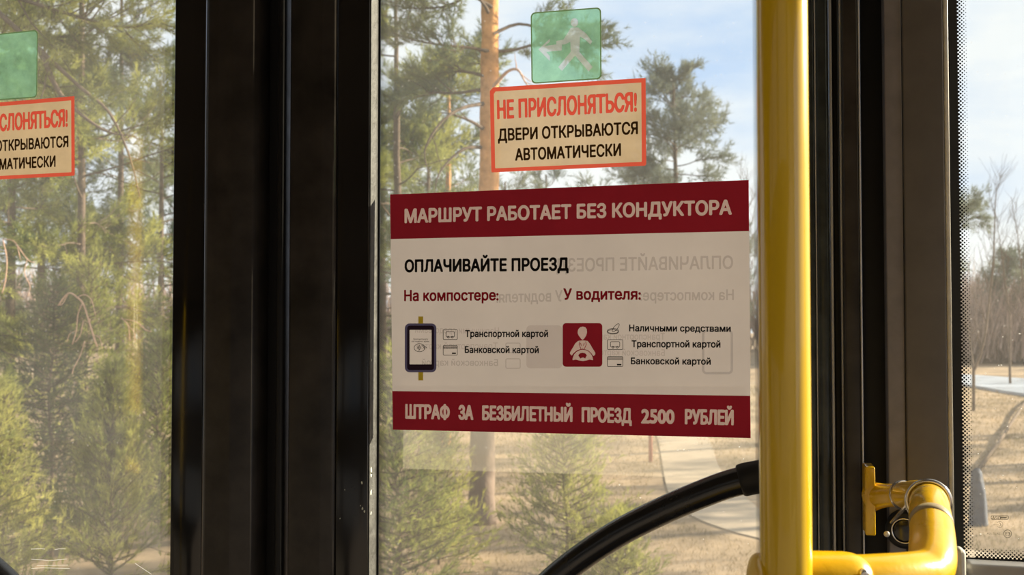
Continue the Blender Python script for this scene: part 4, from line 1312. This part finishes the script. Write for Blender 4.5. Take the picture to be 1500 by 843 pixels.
def young(name, label, cat, px, d, H, R, needle, seed, nbr=70, tuft=(8, 0.045, 0.002), gap=0.045, up=0.55, group=None, z0=0.05):
    """young conifer: leader with whorls of ascending branches clothed in needles"""
    rs = np.random.default_rng(seed)
    base = GX(px, d); base.z = terrain(base.x, base.y) - 0.02
    root = empty(name, base, label, cat, group)
    tp = [base + Vector((0.02 * math.sin(k), 0.02 * math.cos(2 * k), H * k / 8)) for k in range(9)]
    V, F = join_tubes([tube_arrays(tp, [0.006 + 0.006 * H * (1 - k / 8) for k in range(9)], 8, True)])
    np_mesh('trunk', V, F, M['bark_twig'], root, smooth=True)
    TP, TD = [], []
    tubes = []
    nbr = int(nbr * 1.5)
    for k in range(nbr):
        f = z0 + (1 - z0) * ((k + rs.random()) / nbr)
        az = k * 2.399 + rs.uniform(-.4, .4)
        ln = R * (1.05 - f) ** .8 * rs.uniform(.65, 1.2) + 0.06
        i = min(7, int(f * 8)); p = tp[i].lerp(tp[i + 1], f * 8 - i)
        path = wander(p, Vector((math.cos(az), math.sin(az), up * (0.3 + f))), ln, 6, 0.10, 0.06, rs)
        grow_branch(path, 0.008, rs, 5, ln * .38, gap, tubes, TP, TD, start=0.15, sides=4, upturn=0.12)
        for q in range(int(ln / gap)):
            j = min(5, int(6 * q * gap / ln)); TP.append(path[j].lerp(path[j + 1], rs.random())); TD.append((path[j + 1] - path[j]).normalized())
    for q in range(30):
        TP.append(tp[8] - Vector((0, 0, .4 * q / 30 * H * .5))); TD.append(Vector((0, 0, 1)))
    V, F = join_tubes(tubes)
    tag(np_mesh('branches', V, F, M['bark_twig'], root, smooth=True), kind='stuff')
    K, l2, w = tuft
    V, F = tufts([tuple(p) for p in TP], [tuple(p) for p in TD], int(K * DENS[2]), l2 * 1.1, w * DENS[3], 0.55, rs); CNT[0] += len(F)
    tag(np_mesh('needles', V, [F], needle, root), kind='stuff')
    return root

def bare_tree(name, label, cat, px, d, H, r0, mat, seed, lean=0.0, spread=0.5, group=None, n1=22, path=None):
    rs = np.random.default_rng(seed)
    base = GX(px, d); base.z = terrain(base.x, base.y) - 0.03
    root = empty(name, base, label, cat, group)
    tp = wander(base, Vector((lean * RX.x, lean * RX.y, 1)), H, 10, 0.035, 0, rs) if path is None else catmull([PD(*p, d) for p in path], 4)
    if path is not None: tp = [base] + tp
    n = len(tp)
    V, F = join_tubes([tube_arrays(tp, [r0 * (1 - .88 * i / (n - 1)) for i in range(n)], 7, True)])
    np_mesh('trunk', V, F, mat, root, smooth=True)
    tubes = []
    for k in range(n1):
        f = 0.22 + 0.75 * (k + rs.random()) / n1
        i = min(n - 2, int(f * (n - 1)))
        az = rs.random() * 6.28
        dv = Vector((math.cos(az) * spread, math.sin(az) * spread, 1))
        b = wander(tp[i], dv, H * .38 * (1.15 - f), 6, .10, .03, rs)
        tubes.append(tube_arrays(b, [r0 * .3 * (1 - .12 * q) * (1.1 - f * .7) for q in range(7)], 3, False))
        for q in range(6):
            j = rs.integers(1, 6)
            az = rs.random() * 6.28
            t2 = wander(b[j], Vector((math.cos(az) * .6, math.sin(az) * .6, 1)), H * .14 * rs.uniform(.5, 1.2), 4, .12, .02, rs)
            tubes.append(tube_arrays(t2, [r0 * .11 * (1 - .15 * w) for w in range(5)], 3, False))
    V, F = join_tubes(tubes)
    tag(np_mesh('twigs', V, F, mat, root, smooth=False), kind='stuff')
    return root

# the large pine behind the notice
pine('scots_pine', 'tall pine with an orange lit trunk left of the green sticker', 'tree', 10.0,
     [(705, 0), (707, 0.9), (714, 2.6), (717, 4.0), (718, 5.3), (722, 8.0), (722, 10.5)], 0.130, 26, (4.2, 10.2), 2.3, M['needle_blue'], M['bark_big'], 11,
     tuft=(10, 0.070, 0.0026), gap=0.085, sub=8,
     explicit=[([(716, 75, 10), (690, 70, 9.9), (650, 66, 9.7), (610, 60, 9.6), (575, 48, 9.5)], False),
               ([(712, 112, 10), (680, 105, 10.2), (640, 108, 10.5), (600, 130, 10.7)], False),
               ([(722, 128, 10), (742, 106, 9.8), (758, 102, 9.7), (768, 118, 9.6), (782, 140, 9.5)], True, M['bark_pale']),
               ([(708, 152, 10), (678, 158, 9.7), (650, 175, 9.5), (628, 205, 9.4), (622, 230, 9.4), (634, 272, 9.3)], True, M['bark_grey']),
               ([(706, 216, 10), (680, 218, 9.8), (655, 238, 9.7), (640, 262, 9.6), (638, 290, 9.6)], True, M['bark_grey']),
               ([(710, 190, 10), (690, 178, 9.8), (664, 168, 9.7), (640, 164, 9.6)], True, M['bark_grey']),
               ([(722, 50, 10), (760, 35, 10.2), (800, 45, 10.3), (840, 60, 10.4), (888, 68, 10.4)], False),
               ([(720, 10, 10), (690, -5, 9.8), (650, 10, 9.7), (600, 12, 9.6), (560, 5, 9.5)], False)])
pine('scots_pine', 'thin orange pine just left of the tall pine trunk', 'tree', 16.0,
     [(652, 0), (654, 2.6), (657, 4.5), (657, 6.2)], 0.075, 20, (2.8, 6.1), 1.3, M['needle_blue'], M['bark_orange'], 12, tuft=(9, 0.09, 0.0036), gap=0.12, sub=7)
pine('scots_pine', 'olive crowned pine at the left edge of the right door pane', 'tree', 14.0,
     [(585, 0), (583, 2.5), (580, 5.0), (578, 6.4)], 0.09, 24, (1.8, 6.2), 1.5, M['needle_green'], M['bark_grey'], 13, tuft=(9, 0.085, 0.0034), gap=0.11, sub=7)
pine('scots_pine', 'low olive pine behind the thin pine, just above the notice', 'tree', 22.0,
     [(630, 0), (628, 3), (627, 5.8)], 0.09, 24, (1.4, 5.6), 1.8, M['needle_green'], M['bark_grey'], 14, tuft=(8, 0.13, 0.005), gap=0.17, sub=6)
pine('scots_pine', 'lone blue green pine right of the warning sticker, standing against the sky', 'tree', 38.0,
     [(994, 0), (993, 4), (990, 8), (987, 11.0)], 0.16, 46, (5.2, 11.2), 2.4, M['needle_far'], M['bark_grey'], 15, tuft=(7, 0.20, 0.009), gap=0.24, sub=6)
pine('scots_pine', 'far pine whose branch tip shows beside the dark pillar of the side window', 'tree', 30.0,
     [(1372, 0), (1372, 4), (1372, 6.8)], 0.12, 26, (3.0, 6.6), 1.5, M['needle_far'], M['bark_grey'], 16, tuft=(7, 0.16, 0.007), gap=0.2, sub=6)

# left pane: a wall of pines and young conifers
pine('scots_pine', 'large pine at the far left whose brown limb slants behind the green sticker', 'tree', 8.5,
     [(-95, 0), (-95, 3), (-85, 6), (-80, 9)], 0.16, 16, (3.4, 8.6), 2.0, M['needle_green'], M['bark_grey'], 21, tuft=(10, 0.065, 0.0024), gap=0.08, sub=8,
     explicit=[([(-90, -60, 8.5), (0, 20, 8.2), (60, 75, 8.0), (120, 130, 7.9), (160, 165, 7.9), (190, 230, 7.9), (205, 290, 7.9)], True, M['bark_twig']),
               ([(60, 75, 8.0), (90, 140, 7.9), (150, 190, 7.8), (200, 200, 7.8)], True, M['bark_twig']),
               ([(-90, 60, 8.5), (-20, 90, 8.3), (60, 120, 8.2), (130, 170, 8.2)], False),
               ([(-90, -30, 8.5), (0, -10, 8.3), (100, 20, 8.2), (180, 40, 8.2), (240, 30, 8.2)], False)])
pine('scots_pine', 'olive pine in the middle of the left door pane', 'tree', 11.5,
     [(120, 0), (118, 3), (114, 6), (112, 8.0)], 0.06, 34, (1.0, 7.8), 2.0, M['needle_green'], M['bark_grey'], 22, tuft=(10, 0.075, 0.003), gap=0.095, sub=8)
pine('scots_pine', 'shaded pine left of the middle one, behind the cut off warning sticker', 'tree', 12.5,
     [(15, 0), (15, 4), (10, 8.0)], 0.07, 32, (1.0, 7.8), 2.0, M['needle_green'], M['bark_grey'], 23, tuft=(10, 0.08, 0.0032), gap=0.105, sub=8)
pine('scots_pine', 'blue green pine by the black frame at the right side of the left door pane', 'tree', 15.0,
     [(235, 0), (235, 4), (232, 5.5)], 0.065, 30, (1.0, 5.4), 2.0, M['needle_blue'], M['bark_grey'], 24, tuft=(9, 0.09, 0.0036), gap=0.12, sub=7)
pine('scots_pine', 'tall blue green pine behind the others in the left pane', 'tree', 20.0,
     [(175, 0), (175, 5), (172, 9.5)], 0.08, 32, (3.0, 9.3), 2.3, M['needle_blue'], M['bark_grey'], 25, tuft=(8, 0.12, 0.0048), gap=0.16, sub=7)
for k, (px, H) in enumerate([(60, 9.0), (290, 8.0), (400, 8.5), (500, 8.0), (-160, 9.5), (-40, 9), (560, 7.0)]):
    lab = ['hazy back row pine behind the middle of the left pane', 'back row pine hidden behind the left half of the black door frame', 'back row pine hidden behind the centre of the black door frame', 'back row pine hidden behind the right half of the black door frame', 'back row pine well outside the frame on the left', 'back row pine just outside the left edge of the frame', 'back row pine at the left edge of the right door pane'][k]
    pine('scots_pine', lab, 'tree', 26.0 + 2 * (k % 3),
         [(px, 0), (px, H * .5), (px, H)], 0.13, 24, (1.5, H - .2), 2.6, M['needle_blue'], M['bark_grey'], 40 + k, tuft=(7, 0.16, 0.007), gap=0.22, sub=6, group='pines of the back row')
young('spruce', 'dark spruce low in the left door pane, right of the bright bush', 'tree', 78, 8.6, 2.3, 0.75, M['needle_dark'], 31, nbr=110, gap=0.05, up=0.05)
young('young_pine', 'light green young pine with upturned twigs at the right of the left door pane', 'tree', 165, 7.6, 1.60, 0.62, M['needle_light'], 32, nbr=70, gap=0.035, up=1.3)
young('young_pine', 'bright sunlit young conifer at the bottom left corner of the left door pane', 'tree', -6, 6.6, 1.55, 0.42, M['needle_light'], 33, nbr=90, gap=0.042, up=0.4)
young('young_pine', 'olive young conifer beside the frame behind the light green one', 'tree', 235, 9.5, 1.8, 0.7, M['needle_green'], 34, nbr=90, gap=0.055, up=0.6)
young('spruce', 'dark spruce filling the gap behind the light green young pine', 'tree', 130, 10.5, 2.6, 0.9, M['needle_green'], 35, nbr=100, gap=0.065, up=0.2)
young('young_pine', 'young conifer beneath the notice with a dark stem in its middle', 'tree', 828, 8.0, 1.55, 0.55, M['needle_light'], 36, nbr=80, gap=0.05, up=0.35)
young('young_pine', 'olive bushy conifer below the notice, against the dotted left edge of the glass', 'tree', 585, 7.2, 1.75, 0.50, M['needle_green'], 37, nbr=90, gap=0.05, up=0.4)
young('young_pine', 'small olive conifer left of the grey pine trunk below the notice', 'tree', 642, 8.4, 1.15, 0.42, M['needle_light'], 38, nbr=60, gap=0.05, up=0.5)
young('young_pine', 'low seedling conifer under the black handrail', 'tree', 905, 7.4, 0.55, 0.28, M['needle_light'], 39, nbr=36, gap=0.045, up=0.5)

# trees to the right of the view whose shadows fall across the path and the grass
for k, (px, d, dist, H, lb) in enumerate([(1045, 9.6, 11, 8.5, 'nearest pine outside the frame to the right, shading the path'), (760, 10.5, 13, 9, 'second pine outside the frame to the right, behind the nearest one'), (900, 15, 14, 9.5, 'third pine outside the frame to the right, farthest of the shade trees'), (1480, 14, 10, 8, 'pine outside the frame to the right, shading the grass of the side window')]):
    t_ = GX(px, d) + Vector((math.cos(SUN_AZ), math.sin(SUN_AZ), 0)) * dist
    rel = t_ - Vector((0, 0, 0))
    dd_ = rel.dot(FH); pxx = 750 + 1500 * rel.dot(RX) / dd_
    pine('scots_pine', lb, 'tree', dd_, [(pxx, 0), (pxx, H * .5), (pxx, H)], 0.12, 18, (2.2, H - .3), 1.7, M['needle_green'], M['bark_grey'], 120 + k, tuft=(6, 0.12, 0.007), gap=0.2, sub=5)
# dead twigs catching the sun in the left pane
dt = empty('dead_branch', PD(120, 445, 8.0), 'bare pale dead branch with hanging forked twigs in the left door pane', 'branch')
tubes = []
for pth, r in [([(85, 448), (100, 430), (113, 436), (122, 446), (130, 470), (136, 490), (142, 508)], .011), ([(120, 446), (114, 462), (112, 484), (106, 505)], .008), ([(122, 470), (118, 490), (110, 502)], .006), ([(124, 500), (118, 520), (108, 540), (106, 548)], .006), ([(178, 466), (188, 478), (190, 500)], .007), ([(182, 468), (200, 472), (214, 484), (222, 486)], .006), ([(4, 350), (10, 380), (8, 410), (3, 430)], .008), ([(4, 350), (22, 355), (30, 380)], .006), ([(100, 430), (92, 445), (86, 447)], .006), ([(113, 436), (124, 432), (134, 440), (140, 462)], .006), ([(136, 490), (146, 496), (150, 512)], .005), ([(112, 484), (102, 490), (98, 502)], .005), ([(188, 478), (196, 486), (198, 500)], .005), ([(40, 380), (36, 400), (44, 420), (40, 436)], .006), ([(22, 355), (40, 380), (50, 385)], .006)]:
    tubes.append(tube_arrays(catmull([PD(x, y, 7.9) for x, y in pth], 4), r * .6, 5))
V, F = join_tubes(tubes)
tag(np_mesh('twigs', V, F, M['bark_pale'], dt, smooth=True), kind='stuff')

# far trees behind the notice and in the gap before the pole
for k, (px, d, H) in enumerate([(740, 48, 8.4), (800, 50, 9.0), (870, 52, 8.8), (930, 50, 8.6), (985, 60, 8.2), (1050, 56, 7.5), (1190, 60, 6.4)]):
    lab = ['far pine just right of the tall pine trunk', 'far pine below the left half of the warning sticker', 'far pine below the middle of the warning sticker', 'far pine below the right end of the warning sticker', 'far pine right behind the lone blue green pine', 'far pine between the lone pine and the yellow pole', 'far pine hidden behind the yellow pole and gaskets'][k]
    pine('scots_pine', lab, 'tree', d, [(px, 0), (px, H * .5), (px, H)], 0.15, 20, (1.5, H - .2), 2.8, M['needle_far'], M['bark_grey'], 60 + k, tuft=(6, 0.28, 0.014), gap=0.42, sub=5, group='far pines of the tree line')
for k, (px, d, H) in enumerate([(1095, 34, 7.0), (1118, 36, 6.6), (1075, 38, 6.4), (1160, 36, 6.0)]):
    bare_tree('birch', ['slim bare tree just right of the notice', 'bare tree against the left side of the yellow pole', 'bare tree behind the right edge of the notice', 'bare tree hidden behind the yellow pole'][k], 'tree', px, d, H, 0.06, M['bark_twig'], 80 + k, group='bare trees beside the yellow pole')
bare_tree('bare_tree', 'thin leaning bare tree against the sky in the side window', 'tree', 1424, 22.0, 4.9, 0.035, M['bark_twig'], 90, path=[(1426, 545), (1440, 505), (1449, 440), (1455, 380), (1458, 300), (1461, 265)], n1=16)
for k, (px, d, H) in enumerate([(1478, 30, 5.2), (1425, 34, 4.6), (1510, 30, 5.6)]):
    bare_tree('bare_tree', ['faint bare tree right of the leaning one in the side window', 'faint bare tree left of the leaning one, by the dotted border', 'faint bare tree at the right edge of the side window'][k], 'tree', px, d, H, 0.04, M['bark_twig'], 95 + k, group='faint bare trees in the side window', n1=16)
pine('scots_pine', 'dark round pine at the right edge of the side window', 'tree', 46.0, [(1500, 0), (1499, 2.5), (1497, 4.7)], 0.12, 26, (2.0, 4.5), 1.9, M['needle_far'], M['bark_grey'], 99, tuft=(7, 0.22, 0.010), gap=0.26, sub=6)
# brown thicket
rs = np.random.default_rng(5)
def thicket(n, d0, d1, p0, p1, h0, h1, w):
    d = d0 + (d1 - d0) * rs.random(n); px = p0 + (p1 - p0) * rs.random(n)
    P = np.array(FH)[None] * d[:, None] + np.array(RX)[None] * ((px - 750) / 1500 * d)[:, None]
    hh = h0 + (h1 - h0) * rs.random(n) ** 1.5
    V, F = [], []
    zb = hh * rs.random(n) * .6
    P[:, 2] = zb
    T = P + np.stack([rs.normal(size=n) * .25, rs.normal(size=n) * .25, np.ones(n)], 1) * (hh - zb)[:, None]
    ang = rs.random(n) * 3.14
    S = np.stack([np.cos(ang), np.sin(ang), 0 * ang], 1) * w
    V = np.stack([P - S, P + S, T], 1).reshape(-1, 3)
    return V
V = np.concatenate([thicket(26000, 44, 58, 1150, 1900, 2.0, 4.3, 0.035), thicket(9000, 60, 66, -200, 1900, 2.5, 6.0, 0.06)])
tag(np_mesh('bare_thicket', V, [np.arange(len(V)).reshape(-1, 3)], M['thicket']), 'band of bare brown bushes beyond the pond', 'bushes', kind='stuff')
# low things on the grass
st = empty('wooden_post', GX(1002, 17.0) + RX * (-0.55), 'thin reddish post standing on the grass beside the path below the notice', 'post')
pb = PG(953, 676); M['post'] = principled('reddish post paint', (0.40, 0.13, 0.09), 0.7)
st.location = pb
tube('shaft', [pb - Vector((0, 0, .05)), pb + Vector((0, 0, 1.0))], 0.028, M['post'], st, sides=10)
lathe_cyl('cap', pb + Vector((0, 0, 1.0)), (0, 0, 1), [(0, .034), (.02, .034), (.03, .01)], M['post'], st, sides=12)
M['bluish'] = principled('dark bluish surface', (0.03, 0.042, 0.07), 0.8, noise_amt=0.4, nscale=14, bump=0.5)
sb = PG(1433, 772)
stp = empty('bluish_shape', sb, 'unidentified dark bluish shape in the grass at the left edge of the side window', 'unidentified')
bm = bmesh.new()
rings = []
for k, (z, r) in enumerate([(-.05, .10), (0.05, .085), (.2, .075), (.34, .07), (.46, .055), (.5, .02)]):
    rings.append([bm.verts.new((sb.x + math.cos(a) * r * (1 + .25 * noise.noise((math.cos(a) * 2, math.sin(a) * 2, z * 3))), sb.y + math.sin(a) * r, sb.z + z + (.06 * math.sin(a * 3) if k > 3 else 0))) for a in [2 * math.pi * i / 14 for i in range(14)]])
for a, b in zip(rings[:-1], rings[1:]):
    for i in range(14): bm.faces.new((a[i], a[(i + 1) % 14], b[(i + 1) % 14], b[i]))
bm.faces.new(rings[-1])
bm_obj('trunk', bm, M['bluish'], stp, True)  # stump outline made up for an unidentified bluish shape
log = empty('fallen_branch', PG(1440, 690), 'long thin fallen branch lying on the grass in the side window', 'branch')
tube('stem', [PG(1432, 694) + Vector((0, 0, .04)), PG(1462, 655) + Vector((0, 0, .05)), PG(1500, 600) + Vector((0, 0, .12)), PG(1530, 575) + Vector((0, 0, .1))], [0.03, 0.028, 0.025, 0.015], M['bark_twig'], log, sides=8)

print('NEEDLE TRIS', CNT[0], 'TOTAL', sum(len(m.polygons) for m in bpy.data.meshes))
